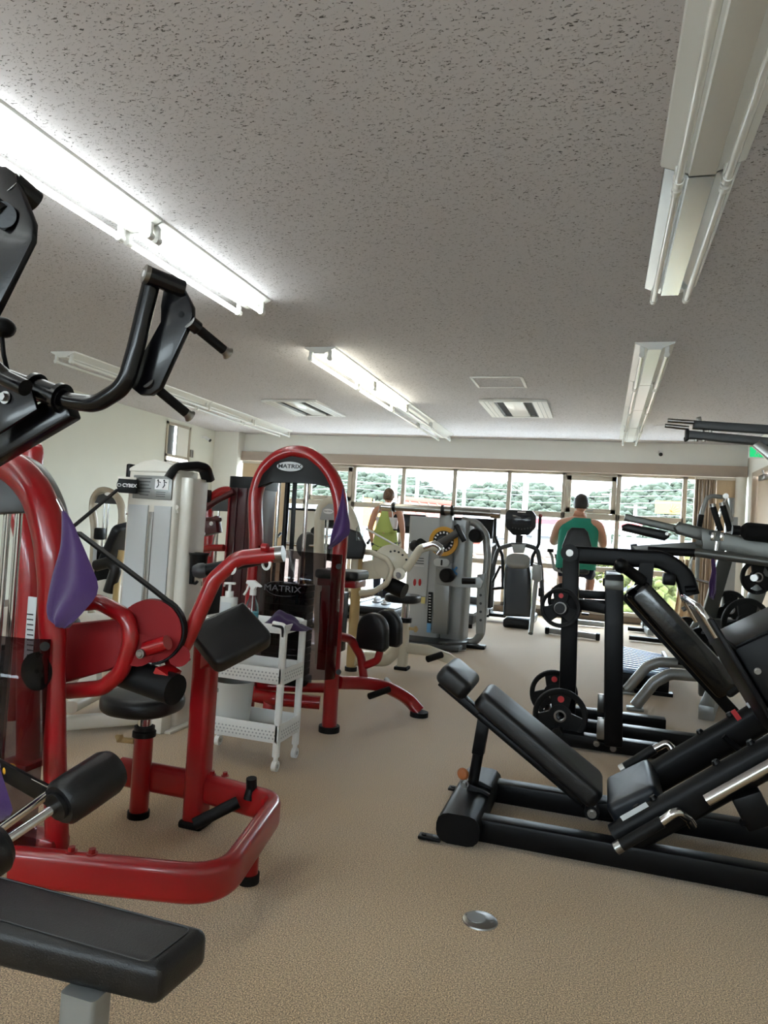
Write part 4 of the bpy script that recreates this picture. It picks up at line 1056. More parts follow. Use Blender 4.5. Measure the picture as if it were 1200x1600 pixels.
# thigh rollers on their cross bar
r0_, r1_ = aY(92, 1258, 1.50), aY(176, 1202, 1.66)
dr = (r1_-r0_).normalized()
part('foam_roller', B().lathe([(.0, 0), (.05, .0), (.06, .012), (.062, .05), (.062, (r1_-r0_).length-.02), (.055, (r1_-r0_).length), (0, (r1_-r0_).length+.004)], r0_, dr, 28), M['vinyl'], bp)
part('roller_cap', B().cyl(r0_-dr*.012, r0_, .036), M['plastic'], bp)
l1 = r0_-dr*.15; l0 = l1-dr*.22
part('foam_roller', B().lathe([(.0, 0), (.05, .0), (.062, .012), (.062, .2), (.05, .215), (0, .217)], l0, dr, 28), M['vinyl'], bp)
part('cross_axle', B().cyl(l1, r0_, .012), M['chrome'], bp)
part('roller_arm', B().beam(aY(-20, 1190, 1.66), r0_+V((0, 0, .01)), .014, .05), M['blackmetal'], bp)
part('arm_edge', B().beam(aY(-20, 1182, 1.655), r0_+V((0, -.006, .034)), .004, .004), M['chrome'], bp)
part('lower_arm', B().cyl(aY(0, 1296, 1.47), aY(76, 1240, 1.5), .011), M['chrome'], bp)
part('yellow_knob', B().sph(aY(15, 1203, 1.62), .018).cyl(aY(15, 1203, 1.62), aY(15, 1215, 1.66), .008), M['yellow'], bp)
towel('towel', [(-60, 1200), (0, 1195), (10, 1230), (17, 1265), (10, 1280), (-60, 1300)], 1.42, 'purple towel cut by the left picture edge beside the foam roller', t=.03)
# ------------------------------------------------------------------ white trolley and what stands on it
tr = thing('utility_trolley', 'white plastic three-tier trolley on casters beside the red arm machine', 'trolley', (-1.68, 3.28, 0))
wp = M['whiteplastic']
xr_, xl_, yn_, yf_ = -1.455, -1.90, 3.19, 3.42
zt_ = aY(430, 978, yn_).z; zm_ = aY(430, 1058, yn_).z+.04; zl_ = .14
for i, (x, y) in enumerate(((xr_, yn_), (xr_, yf_), (xl_, yn_), (xl_, yf_))):
    part('post', B().rtube([(x, y, .07), (x, y, zt_-.01)], .035, .03, cr=.012, up=(0, 1, 0)), wp, tr)
    c = part('caster', B().cyl((x-.012, y, .026), (x+.012, y, .026), .026).cyl((x, y, .05), (x, y, .075), .012), wp, tr)
    part('hub', B().cyl((x-.014, y, .026), (x+.014, y, .026), .01), M['grey'], c)
def tray(z, rim, holes=True):
    b = B(); w = xr_-xl_+.03; d = yf_-yn_+.03; xc, yc = (xr_+xl_)/2, (yn_+yf_)/2
    b.box((xc, yc, z), (w, d, .008), bev=.003)
    for s in (-1, 1):
        b.box((xc, yc+s*(d/2-.004), z+rim/2), (w, .008, rim), bev=.003); b.box((xc+s*(w/2-.004), yc, z+rim/2), (.008, d, rim), bev=.003)
    o = part('tray', b, wp, tr)
    if holes:
        b = B()
        for r in range(3):
            for k in range(22):
                x = xc-w/2+.03+k*(w-.06)/21+(.009 if r % 2 else 0); zz = z+.018+r*.016
                b.cyl((x, yc-d/2-.0012, zz), (x, yc-d/2+.002, zz), .0045, n=8)
            for k in range(9):
                y = yc-d/2+.03+k*(d-.06)/8+(.009 if r % 2 else 0); zz = z+.018+r*.016
                b.cyl((xc+w/2-.002, y, zz), (xc+w/2+.0012, y, zz), .0045, n=8)
        part('perforations', b, M['grey'], o, kind='stuff')
    return o
tray(zt_-.03, .04, False); tray(zm_-.07, .075); tray(zl_, .085)
for y in (yn_, yf_): part('top_corner', B().rtube([(xr_-.0, y, zt_-.05), (xr_, y, zt_), (xr_-.06, y, zt_+.006)], .035, .03, fil=.02, cr=.01, up=(0, 1, 0)), wp, tr)
# bin
bc = V((aY(360, 1150, 3.30).x, 3.30, zl_+.006))
bn = thing('waste_bin', 'small translucent white bin on the bottom shelf of the trolley', 'bin', bc)
part('body', B().lathe([(0, 0), (.088, 0), (.104, .235), (.107, .24), (.102, .24), (.085, .006), (0, .006)], bc, n=36), M['tintwhite'], bn)
for a in (-.6, 2.2):
    p = bc+V((math.sin(a)*.101, -math.cos(a)*.101, .20)); R = Matrix.Rotation(a, 3, 'Z')
    part('handle_slot', B().box(p, (.06, .008, .022), R, .004), M['grey'] if a < 0 else M['red_ink'], bn)
# pump bottle
pc_ = V((aY(357, 950, 3.30).x, 3.30, zt_-.0245))
pb = thing('pump_bottle', 'white hand gel pump bottle on the trolley top', 'bottle', pc_, 'bottles on the trolley')
hb = .13
part('bottle_body', B().rtube([pc_, pc_+V((0, 0, hb))], .085, .06, cr=.02, up=(0, 1, 0)), M['tintwhite'], pb)
part('label', B().box(pc_+V((0, -.031, .07)), (.06, .002, .07)), M['label'], pb)
part('collar', B().cyl(pc_+V((0, 0, hb)), pc_+V((0, 0, hb+.03)), .022), wp, pb)
part('pump_head', B().cyl(pc_+V((0, 0, hb+.03)), pc_+V((0, 0, hb+.065)), .008).beam(pc_+V((-.032, 0, hb+.069)), pc_+V((.03, 0, hb+.072)), .02, .012).beam(pc_+V((-.03, 0, hb+.066)), pc_+V((-.034, 0, hb+.05)), .012, .01), wp, pb)
# spray bottle
sc_ = V((aY(392, 975, 3.24).x, 3.24, zt_-.0245))
sb_ = thing('spray_bottle', 'clear trigger spray bottle with blue liquid on the trolley top', 'bottle', sc_, 'bottles on the trolley')
part('bottle_body', B().lathe([(.034, 0), (.036, .01), (.036, .09), (.028, .12), (.016, .145), (.014, .165)], sc_), M['clear'], sb_)
part('liquid', B().lathe([(0, .004), (.033, .004), (.034, .075), (0, .075)], sc_), M['bluewater'], sb_)
part('dip_tube', B().cyl(sc_+V((0, 0, .02)), sc_+V((.0, 0, .16)), .003), wp, sb_)
part('collar', B().cyl(sc_+V((0, 0, .158)), sc_+V((0, 0, .185)), .017), wp, sb_)
part('spray_head', B().prism([(-.04, .03), (-.035, .045), (.005, .048), (.045, .022), (.042, .016), (.015, .02), (.012, 0), (-.012, 0), (-.014, .022)], sc_+V((0, 0, .185)), (1, 0, 0), (0, 0, 1), .022, .003), wp, sb_)
part('trigger', B().tube([sc_+V((-.022, 0, .215)), sc_+V((-.034, 0, .18)), sc_+V((-.05, 0, .155))], .006, .02), wp, sb_)
# crumpled purple cloth
b = B(); c = V((aY(446, 978, 3.30).x, 3.31, zt_-.0245)); random.seed(5)
def hmp(u, v):
    x = (u-.5)*.27; y = (v-.5)*.19; r = math.hypot(x/.135, y/.095)
    e = max(0, 1-r**2)
    h = .055*e**.8*math.exp(-((x+.04)/.08)**2)+.03*e+.008*math.sin(u*17+v*6)*e+.006*math.sin(v*21-u*5)*e
    k = min(1, 1/max(r, 1e-3)) if r > 1 else 1
    return c+V((x*k*(1+.08*math.sin(v*9)), y*k, .003+max(0, h)))
b.grid(hmp, 26, 22); f = [fc for fc in b.bm.faces]
bmesh.ops.solidify(b.bm, geom=f, thickness=-.003)
solo('towel', b, M['purple'], 'crumpled purple cloth lying on the white trolley top', 'towel', 'purple towels', sharp=80)

# ------------------------------------------------------------------ central red weight tower
YF = 3.95
rf = thing('red_leg_machine', 'red weight machine with tall arched tower and smoked shroud in the middle', 'gym machine', (-1.75, YF, 0))
ac = [(384, 1135), (393, 960), (400, 858), (399, 790), (403, 760), (414, 734), (433, 716), (457, 707), (484, 711), (508, 730), (524, 756), (532, 788), (533, 832), (528, 900), (521, 1020), (514, 1140)]
apt = [aY(x, y, YF) for x, y in ac]; apt[0].z = .03; apt[-1].z = .03
part('tower_arch', B().sweep(smooth_path(apt, 6), [(.042*math.cos(2*PI*k/16), .055*math.sin(2*PI*k/16)) for k in range(16)], up=(0, 1, 0)), rd, rf)
for p in (apt[0], apt[-1]): part('foot_cap', B().cyl(V((p.x, p.y, 0)), V((p.x, p.y, .035)), .062), M['rubber'], rf)
hp_ = [(404, 764), (412, 742), (432, 722), (457, 713), (484, 717), (507, 735), (521, 764), (502, 757), (480, 755), (425, 752)]
hd = part('head_panel', B().slab([aY(x, y, YF-.02) for x, y in hp_], .05, .006), M['plastic'], rf)
lc = aY(453, 729, YF-.05)
part('logo_plate', B().prism([(.085*math.cos(2*PI*k/32), .029*math.sin(2*PI*k/32)) for k in range(32)], lc, (1, 0, 0), (0, 0, 1), .006, .001), M['label'], hd)
lettering('MATRIX', .034, lc+V((0, -.0045, 0)), (1, 0, 0), (0, 0, 1), M['ink'], hd, bold=.0006, sx=1.25)
for x, r, mm in ((437, .011, 'chrome'), (481, .011, 'chrome'), (450, .016, 'blackmetal')):
    p = aY(x, 752, YF+.02); part('guide_rod', B().cyl(V((p.x, YF+.02, p.z)), V((p.x, YF+.02, .2)), r), M[mm], rf)
part('lift_belt', B().beam(aY(461, 752, YF), aY(455, 865, YF), .03, .004, up=(0, 1, 0)), M['plastic'], rf)
stx = aY(452, 960, YF+.03).x
for k in range(13):
    part('stack_plate', B().box((stx, YF+.02, .32+k*.042), (.27, .13, .038), bev=.003), M['blackmetal'], rf)
part('stack_base', B().box((stx, YF+.02, .27), (.3, .14, .05), bev=.004), M['blackmetal'], rf)
part('selector_rod', B().cyl((stx, YF, .85), (stx, YF, 1.05), .012), M['steel'], rf)
# smoked shroud
xa_, xb_ = aY(398, 900, YF-.08).x, aY(535, 900, YF-.04).x
zt0, zt1, zb0 = aY(399, 852, YF-.08).z, aY(520, 866, YF-.08).z, aY(530, 1062, YF-.06).z
def fs(u, v):
    x = xa_+(xb_-xa_)*u; y = YF-.055-.15*math.sin(PI*u)**.6
    return (x, y, zb0+(zt0+(zt1-zt0)*u-zb0)*v)
so = part('shroud', B().grid(fs, 26, 4), M['shroud'], rf); so.modifiers.new('t', 'SOLIDIFY').thickness = .005
ec = aY(441, 920, YF-.21)
part('etched_oval', B().tube([ec+V((.125*math.cos(a), .04*math.cos(a)**2, .042*math.sin(a))) for a in [2*PI*k/40 for k in range(40)]], .0014, n=5, closed=True), M['etch'], rf)
lettering('MATRIX', .05, ec, (1, 0.02, 0), (0, 0, 1), M['etch'], rf, name='etched_lettering', sx=1.3)
for yy in (885, 1050): part('shroud_clip', B().cyl(aY(529, yy, YF-.1), aY(529, yy, YF-.04), .016), M['plastic'], rf)
# base loops
zz = .24
lpz = [aY(500, 1098, YF-.02), aY(430, 1092, YF-.1), aY(388, 1085, YF), aY(392, 1072, YF+.15)]
part('base_loop', B().tube(lpz, .04, .06), rd, rf)
part('base_loop', B().tube([aY(510, 1075, YF+.05), aY(420, 1072, YF+.02), aY(385, 1070, YF+.1)], .03, .05), rd, rf)
q = aY(422, 1092, YF-.08); part('base_leg', B().beam((q.x, q.y, .0), (q.x, q.y, q.z), .06, .06), rd, rf)
part('anchor_tab', B().box(aZ(402, 1128, .01), (.1, .05, .012), bev=.002).box(aZ(398, 1122, .02), (.03, .05, .04), bev=.002), rd, rf)
# seat and leg side
YG = 4.35
ft_ = [aY(528, 1066, YF+.05), aY(575, 1068, YG-.1), aY(606, 1075, YG+.05), aY(636, 1092, YG+.2), aZ(655, 1112, .03)]
part('front_leg', B().rtube(smooth_path(ft_, 5), .07, .075, cr=.02), rd, rf)
part('front_foot', B().cyl(V((ft_[-1].x, ft_[-1].y, 0)), V((ft_[-1].x, ft_[-1].y, .03)), .06), M['rubber'], rf)
part('pad_arm', B().tube([aY(528, 994, YF+.1), aY(548, 998, YG-.15), aY(564, 1025, YG-.1), aY(569, 1064, YG-.1)], .027, .08), rd, rf)
part('pad_arm', B().tube([aY(570, 1040, YG-.1), aY(590, 1032, YG-.1), aY(596, 1008, YG-.1)], .024, .05), rd, rf)
pn = V((-.25, -1, .0)).normalized(); pu = V((1, -.25, 0)).normalized()
dpoly = [(.105*math.cos(a), .105*math.sin(a)) for a in [PI*k/14 for k in range(15)]]+[(-.11, -.10), (-.085, -.125), (.085, -.125), (.11, -.10)]
c1 = aY(583, 984, YG-.12); part('thigh_pad', cushion(dpoly, c1, pu, (0, 0, 1), .07, .02, .006), M['vinyl'], rf)
c2 = aY(605, 978, YG+.05); part('thigh_pad', cushion(dpoly, c2, pu, (0, 0, 1), .07, .02, .006), M['vinyl'], rf)
part('foot_peg', B().tube([aY(577, 1088, YG-.15), aY(608, 1077, YG-.02)], .02), M['rubber'], rf)
part('foot_peg', B().tube([aY(612, 1074, YG+.1), aY(604, 1062, YG+.25)], .018), M['steel'], rf)
sc0 = aY(535, 897, 4.45)
part('seat', pad(sc0, (1, 0, 0), (0, 1, 0), .30, .3, .06, .05, .02), M['vinyl'], rf)
part('seat_frame', B().box(sc0+V((0, 0, -.055)), (.27, .22, .05), bev=.01), rd, rf)
part('seat_post', B().beam(sc0+V((-.1, 0, -.06)), V((sc0.x-.1, 4.45, .25)), .06, .06), rd, rf)
towel('towel', [(536, 763), (541, 790), (546, 815), (546, 834), (532, 846), (514, 858), (520, 827), (529, 794)], YF-.1, 'purple towel hanging off the right shoulder of the central red arch', t=.03)
# dark red tower left of it
YE = 4.42
rt = thing('dark_red_tower', 'dark red enclosed weight tower with black top cap behind the trolley', 'gym machine', (-2.4, YE+.15, 0))
x0, x1 = aY(347, 900, YE).x, aY(394, 900, YE).x; zt = aY(370, 762, YE).z
part('tower_body', B().rtube([((x0+x1)/2, YE+.16, .02), ((x0+x1)/2, YE+.16, zt)], x1-x0, .3, cr=.03, up=(0, 1, 0)), M['darkred'], rt)
for f in (.06, .3, .62, .94): part('trim_rib', B().beam(V((x0+(x1-x0)*f, YE+.005, .05)), V((x0+(x1-x0)*f, YE+.005, zt)), .014, .014), rd if f < .2 else M['darkred'], rt)
part('top_cap', B().rtube([((x0+x1)/2, YE+.16, zt), ((x0+x1)/2, YE+.16, zt+.08)], x1-x0+.015, .32, cr=.04, up=(0, 1, 0)), M['plastic'], rt)
part('foot_plate', B().box(((x0+x1)/2, YE+.16, .012), (x1-x0+.1, .4, .024), bev=.004), M['blackmetal'], rt)
for pts, r in (([(366, 768), (340, 782), (312, 800)], .022), ([(350, 856), (330, 856), (310, 858)], .024), ([(345, 812), (312, 811)], .014)):
    part('lever_arm', B().tube([aY(x, y, YE-.05) for x, y in pts], r, .05), M['darkred'] if r < .024 else rd, rt)
part('pivot_block', B().slab([aY(x, y, YE-.02) for x, y in ((313, 815), (340, 806), (344, 832), (318, 838))], .08, .01), M['darkred'], rt)
for p in ((330, 818), (318, 834)): part('bolt', bolt(aY(*p, YE-.062), (0, -1, 0), .01), M['white_ink'], rt)
part('cable', B().tube([aY(340, 834, YE), aY(334, 880, YE)], .005, n=6).tube([aY(336, 834, YE), aY(328, 870, YE)], .005, n=6), M['steel'], rt)
# red arch peeking behind it
rk = thing('red_arched_machine', 'red arched weight machine seen between the white tower and the dark red tower', 'gym machine', (-3.5, 6.0, 0))
YK = 6.0; kp = [aY(x, y, YK) for x, y in ((322, 1000), (326, 860), (326, 795), (335, 776), (352, 768), (372, 774), (382, 800), (380, 1000))]; kp[0].z = kp[-1].z = .02
part('tower_arch', B().sweep(smooth_path(kp, 5), [(.05*math.cos(2*PI*k/12), .05*math.sin(2*PI*k/12)) for k in range(12)], up=(0, 1, 0)), rd, rk)
part('head_panel', B().slab([aY(x, y, YK) for x, y in ((330, 798), (340, 782), (352, 776), (366, 780), (374, 800))], .04), M['dgrey'], rk)
for x in (342, 360): part('guide_rod', B().cyl(aY(x, 795, YK), V((aY(x, 795, YK).x, YK, .2)), .012), M['chrome'], rk)
part('weight_stack', B().box((aY(350, 900, YK).x, YK, .45), (.28, .14, .6), bev=.01), M['blackmetal'], rk)
part('cap_block', B().box(aY(320, 775, YK-.1), (.09, .1, .12), bev=.01), M['plastic'], rk)
towel('towel', [(311, 828), (315, 826), (318, 845), (314, 856), (310, 856)], YE-.08, 'tiny sliver of purple towel right of the white tower', t=.02)

# ------------------------------------------------------------------ white tower machine at left
YC = 3.50
wt = thing('white_press_machine', 'tall white weight tower machine with instruction placard at left', 'gym machine', (-2.5, YC+.2, 0))
w_ = M['whitepaint']; x0, x1 = aY(196, 800, YC).x, aY(274, 800, YC).x; zt = aY(240, 738, YC).z; xc = (x0+x1)/2; wd = x1-x0; dp = .22
part('tower_body', B().rtube([(xc, YC+dp/2, .02), (xc, YC+dp/2, zt)], wd, dp, cr=.025, up=(0, 1, 0)), w_, wt)
part('side_column', B().rtube([(x1+.02, YC+dp/2+.03, .0), (x1+.02, YC+dp/2+.03, zt-.02)], .09, dp-.02, cr=.03, up=(0, 1, 0)), w_, wt)
tc = [(-wd/2, 0), (wd/2, 0), (wd/2, .02), (wd/4, .062), (0, .075), (-wd/4, .062), (-wd/2, .02)]
part('top_cap', B().prism(tc, (xc, YC+dp/2, zt), (1, 0, 0), (0, 0, 1), dp, .012, 3), w_, wt)
part('top_bracket', B().rtube([(x1-.055, YC-.012, zt-.03), (x1-.03, YC+.01, zt+.035), (x1+.035, YC+dp*.55, zt+.055), (x1+.06, YC+dp*.8, zt+.05), (x1+.065, YC+dp, zt-.02)], .075, .045, fil=.05, cr=.012), M['plastic'], wt)
part('top_bracket', B().box((x0-.005, YC+.03, zt+.0), (.03, .06, .09), bev=.01), M['plastic'], wt)
for f, wv in ((.27, .40), (.76, .34)):
    part('front_panel', B().rtube([(x0+wd*f, YC-.004, .10), (x0+wd*f, YC-.004, aY(240, 790, YC).z)], wd*wv, .012, cr=.004, up=(0, 1, 0)), M['label'], wt)
part('stack_slot', B().rtube([(x0+wd*.535, YC-.002, .35), (x0+wd*.535, YC-.002, aY(240, 800, YC).z)], .03, .012, cr=.005, up=(0, 1, 0)), M['steel'], wt)
pl = part('placard', B().box((xc+.01, YC-.008, aY(245, 762, YC).z), (wd*.78, .008, .135), bev=.004), M['silver'], wt)
zp = aY(245, 762, YC).z
part('picture_panel', B().box((xc+.075, YC-.0135, zp+.02), (.09, .003, .06)), M['white_ink'], pl)
for k, ox in enumerate((.055, .095)):
    part('figure_drawing', B().tube([(xc+ox-.012, YC-.016, zp+.0), (xc+ox, YC-.016, zp+.015), (xc+ox-.005, YC-.016, zp+.035), (xc+ox+.012, YC-.016, zp+.03)], .003, n=5).sph((xc+ox-.005, YC-.016, zp+.042), .005, n=8), M['ink'], pl)
for k in range(6): part('text_line', B().box((xc-.04, YC-.013, zp+.05-k*.019), (.09-.015*(k % 3), .002, .004)), M['ink'], pl)
for k in range(3): part('text_line', B().box((xc+.07, YC-.013, zp-.025-k*.012), (.06, .002, .003)), M['ink'], pl)
for k, zz in enumerate((.5, .9, 1.2)): part('rivet', B().cyl((x0+.012, YC-.006, zz), (x0+.012, YC+.002, zz), .005), M['steel'], wt)
# brand box with strap
bc_ = aY(199, 759, YC-.06); bn_ = V((.5, -.86, 0)).normalized(); bu_ = V((.86, .5, 0)).normalized()
bx = part('pulley_box', B().prism([(-.056, .0), (-.044, .04), (.056, .04), (.056, -.034), (.05, -.042), (-.042, -.042)], bc_, bu_, (0, 0, 1), .07, .005), M['plastic'], wt)
part('box_lid', B().box(bc_+V((0, 0, .042)), (.1, .07, .014), Matrix((bu_, -bn_, V((0, 0, 1)))).transposed(), .003), w_, bx)
lettering('CYBEX', .027, bc_+bn_*.0362+bu_*.016, bu_, (0, 0, 1), M['white_ink'], bx, bold=.0008, sx=.92)
part('swirl_mark', B().tube([bc_+bn_*.0362+bu_*(-.04+.011*math.cos(a))+V((0, 0, .007*math.sin(a))) for a in [2*PI*k/16 for k in range(16)]], .0018, n=5, closed=True), M['white_ink'], bx)
part('strap', B().beam(aY(184, 765, YC-.1), aY(113, 824, YC-.5), .02, .01, bev=.001), M['plastic'], wt)
part('coat_hook', B().lathe([(0, -.012), (.014, -.01), (.014, .004), (.006, .01)], aY(277, 793, YC+.02), (0, 1, 0)).tube([aY(277, 796, YC), aY(278, 802, YC-.02), aY(275, 803, YC-.03)], .004, n=6), w_, wt)
# cup holder
ch = aY(308, 878, YC+.1)
cu_ = part('cup_holder', B().lathe([(.038, 0), (.044, .004), (.05, .09), (.058, .1), (.058, .108), (.046, .105), (.04, .008), (.0, .008)], ch+V((.01, 0, -.055)), n=24), M['plastic'], wt)
part('holder_back', B().beam(ch+V((-.045, 0, .05)), ch+V((-.045, 0, -.13)), .06, .025, up=(0, 1, 0)).tube([ch+V((-.045, 0, -.12)), ch+V((.0, 0, -.125)), ch+V((.012, 0, -.11))], .008, .01), M['plastic'], cu_)
# low frame
part('base_tube', B().rtube([aZ(60, 1133, .06), aZ(250, 1118, .06)], .09, .07, cr=.02), w_, wt)
part('base_tube', B().rtube([aZ(110, 1105, .16), aZ(150, 1085, .1), aZ(246, 1068, .06)], .07, .06, cr=.02), w_, wt)
part('foot_block', B().box(aZ(252, 1130, .05), (.07, .1, .1), bev=.015), w_, wt)
part('foot_plate', B().box((x1+.02, YC+dp/2, .008), (.16, dp+.1, .016), bev=.004), w_, wt)
part('frame_curve', B().tube([aY(60, 1120, 3.0), aY(95, 1075, 3.0), aY(140, 1035, 3.1), aY(165, 1005, 3.2)], .03, .1), w_, wt)
part('panel_box', B().slab([aY(x, y, 3.3) for x, y in ((105, 1015), (150, 1000), (158, 1080), (110, 1095))], .05, .01), w_, wt)
part('seat', pad(aY(80, 1000, 3.3), (1, 0, 0), (0, .3, 1), .3, .3, .08, .06, .02), M['bluevinyl'], wt)
dl = part('dial_panel', B().slab([aY(x, y, 3.35) for x, y in ((60, 905), (78, 890), (84, 940), (60, 950))], .05, .008), w_, wt)
part('yellow_dial', B().cyl(aY(72, 914, 3.31), aY(72, 914, 3.34), .017), M['yellow'], dl)
# ------------------------------------------------------------------ cream arm machine, middle distance
YH = 5.72; cr = M['cream']
ca = thing('cream_arm_machine', 'cream arm curl machine with round cam disc behind the central red tower', 'gym machine', (-1.8, YH, 0))
f0 = aZ(548, 1048); t0 = aY(556, 880, f0.y)
part('tower_post', B().cyl((f0.x, f0.y, .03), (f0.x, f0.y, t0.z+.1), .042), M['tan'], ca)  # cream post coloured tan to stand for yellow lamp light on it
part('foot_cap', B().cyl((f0.x, f0.y, 0), (f0.x, f0.y, .035), .052), M['rubber'], ca)
arch = [(500, 1040), (498, 900), (499, 830), (501, 800), (510, 787), (522, 784), (538, 792), (550, 812), (558, 850), (556, 890)]
ap = [aY(x, y, f0.y) for x, y in arch]; ap[0].z = .03
part('tower_arch', B().sweep(smooth_path(ap, 5), [(.045*math.cos(2*PI*k/14), .05*math.sin(2*PI*k/14)) for k in range(14)], up=(0, 1, 0)), cr, ca)
hd = part('head_panel', B().slab([aY(x, y, f0.y-.02) for x, y in ((501, 812), (505, 795), (516, 786), (530, 792), (535, 813))], .05, .005), M['grey'], ca)
lc = aY(513, 799, f0.y-.05)
part('logo_plate', B().prism([(.045*math.cos(2*PI*k/24), .022*math.sin(2*PI*k/24)) for k in range(24)], lc, (1, 0, 0), (0, 0, 1), .006), M['white_ink'], hd)
lettering('MATRIX', .018, lc+V((0, -.0045, 0)), (1, 0, 0), (0, 0, 1), M['ink'], hd, sx=1.2)
for x in (512, 526): part('guide_rod', B().cyl(aY(x, 812, f0.y), V((aY(x, 812, f0.y).x, f0.y, .2)), .011), M['chrome'], ca)
part('weight_stack', B().box((aY(520, 950, f0.y).x, f0.y+.02, .4), (.22, .13, .5), bev=.01), M['blackmetal'], ca)
YD2 = 5.75; dc2 = aY(611, 879, YD2); R2 = .152
part('cam_disc', B().lathe([(0, -.03), (R2*.85, -.03), (R2, -.02), (R2, .02), (0, .03)], dc2, (-.25, 1, 0), 40), cr, ca)
for k in range(5): part('disc_hole', B().cyl(dc2+V((.02+.035*k-.02, -.036, .1-.012*(k-1)**2*.6)), dc2+V((.02+.035*k-.02, -.028, .1-.012*(k-1)**2*.6)), .009, n=10), M['ink'], ca)
part('disc_hub', B().cyl(aY(624, 897, YD2-.08), aY(624, 897, YD2), .05), cr, ca)
part('hub_bolt', bolt(aY(622, 899, YD2-.085), (0, -1, 0), .018, .012), M['steel'], ca)
part('arm_box', B().slab([aY(x, y, YD2+.03) for x, y in ((566, 878), (600, 872), (604, 903), (566, 906))], .1, .01), cr, ca)
part('guard_tube', B().tube([aY(x, y, YD2-.08) for x, y in ((560, 862), (580, 863), (604, 873), (614, 890), (604, 912), (585, 924), (562, 927))], .024, .08), cr, ca)
part('belt', B().tube([aY(572, 826, YD2), aY(622, 854, YD2)], .009, n=6), M['white_ink'], ca)
part('lever_tube', B().tube([aY(x, y, YD2-.02) for x, y in ((634, 890), (644, 876), (656, 858), (672, 853), (690, 858))], .036, .06), cr, ca)
part('lever_end', B().tube([aY(x, y, YD2-.03) for x, y in ((662, 855), (680, 850), (690, 858), (684, 866))], .03, .05), M['chrome'], ca)
part('counterweight', B().cyl(aY(606, 912, YD2), aY(632, 924, YD2-.03), .066), M['rubber'], ca)
sp = aZ(628, 1046); zs2 = aY(627, 938, sp.y).z
part('seat', pad((sp.x-.03, sp.y, zs2+.02), (1, 0, 0), (0, 1, 0), .30, .3, .07, .11, .025), M['bluevinyl'], ca)
part('seat_column', B().cyl((sp.x, sp.y, .45), (sp.x, sp.y, zs2), .035), M['chrome'], ca)
part('collar', B().cyl((sp.x, sp.y, .41), (sp.x, sp.y, .45), .06), M['plastic'], ca)
part('stool_post', B().rtube([(sp.x, sp.y, .03), (sp.x, sp.y, .42)], .085, .085, cr=.02, up=(0, 1, 0)), cr, ca)
part('post_cap', B().box((sp.x, sp.y, .015), (.12, .12, .03), bev=.008), M['rubber'], ca)
part('pull_knob', B().cyl((sp.x+.04, sp.y, .36), (sp.x+.12, sp.y, .36), .014).cyl((sp.x+.1, sp.y, .335), (sp.x+.1, sp.y, .385), .012), M['tan'], ca)
part('base_beam', B().rtube([aY(552, 1028, f0.y), aY(600, 1030, sp.y-.1), aY(620, 1012, sp.y)], .11, .12, fil=.08, cr=.03), cr, ca)
part('base_beam', B().rtube([aY(632, 1012, sp.y), aY(668, 1016, sp.y+.1), aY(700, 1028, sp.y+.15), aY(722, 1045, sp.y+.2)], .09, .09, fil=.1, cr=.025), cr, ca)
part('foot_peg', B().cyl(aY(668, 1030, sp.y-.1), aY(690, 1023, sp.y+.02), .028), M['rubber'], ca)
part('arm_pad', cushion([(-.09, -.13), (.08, -.12), (.1, .0), (.04, .1), (-.07, .13)], aY(554, 850, YD2-.15), (1, .2, 0), (0, 0, 1), .08, .02), M['vinyl'], ca)
part('bottle', B().lathe([(.03, 0), (.032, .1), (.012, .13), (.012, .16)], aY(561, 845, YD2-.2)), M['clear'], ca)
# ------------------------------------------------------------------ grey hip machine with yellow dial
YI = 7.62; gr = M['grey']
hm = thing('hip_machine', 'grey rotary hip machine with yellow dial and long top bar', 'gym machine', (-1.55, YI, 0))
x0, x1 = aY(633, 900, YI).x, aY(690, 900, YI).x; zt = aY(680, 808, YI).z
part('tower_body', B().rtube([((x0+x1)/2, YI+.18, .04), ((x0+x1)/2, YI+.18, zt)], x1-x0, .34, cr=.05, up=(0, 1, 0)), gr, hm)
x2 = aY(727, 900, YI).x
part('tower_side', B().rtube([((x1+x2)/2+.01, YI+.2, .04), ((x1+x2)/2+.01, YI+.2, zt-.02)], x2-x1, .36, cr=.05, up=(0, 1, 0)), M['silver'], hm)
part('base_plate', B().box((x1-.05, YI-.1, .04), (.75, .75, .05), bev=.012), M['dgrey'], hm)
part('mast', B().beam(aY(697, 880, YI-.05), aY(698, 800, YI-.05), .14, .08, up=(0, 1, 0)), M['silver'], hm)
part('lower_mast', B().beam(aY(688, 990, YI-.08), aY(694, 880, YI-.08), .16, .08, up=(0, 1, 0)), M['silver'], hm)
part('selector_strip', B().beam(aY(670, 985, YI-.03), aY(673, 925, YI-.03), .05, .02, up=(0, 1, 0), bev=.008), M['plastic'], hm)
for k in range(10): part('weight_mark', B().box(aY(671.5, 930+k*4.4, YI-.043), (.024, .003, .008)), M['white_ink'], hm)
part('blue_card', B().box(aY(670, 981, YI-.045), (.045, .004, .10)), mat('blue_card', srgb(120, 180, 225), .4), hm)
pn_ = part('info_panel', B().box(aY(652, 895, YI-.012), (.24, .012, .5), bev=.01), M['label'], hm)
for k in range(3): part('muscle_figure', B().sph(aY(640+k*8, 910, YI-.02), .025, (.7, .2, 1.6), n=8), M['red_ink'] if k else M['label'], pn_)
for k in range(4): part('text_line', B().box(aY(652, 872+k*4, YI-.02), (.15, .003, .008)), M['white_ink'] if k == 3 else M['ink'], pn_)
part('caution_tag', B().box(aY(661, 938, YI-.02), (.045, .004, .07)), mat('tag_yellow', srgb(226, 214, 140), .5), hm)
D = aY(693, 846, YI-.14)
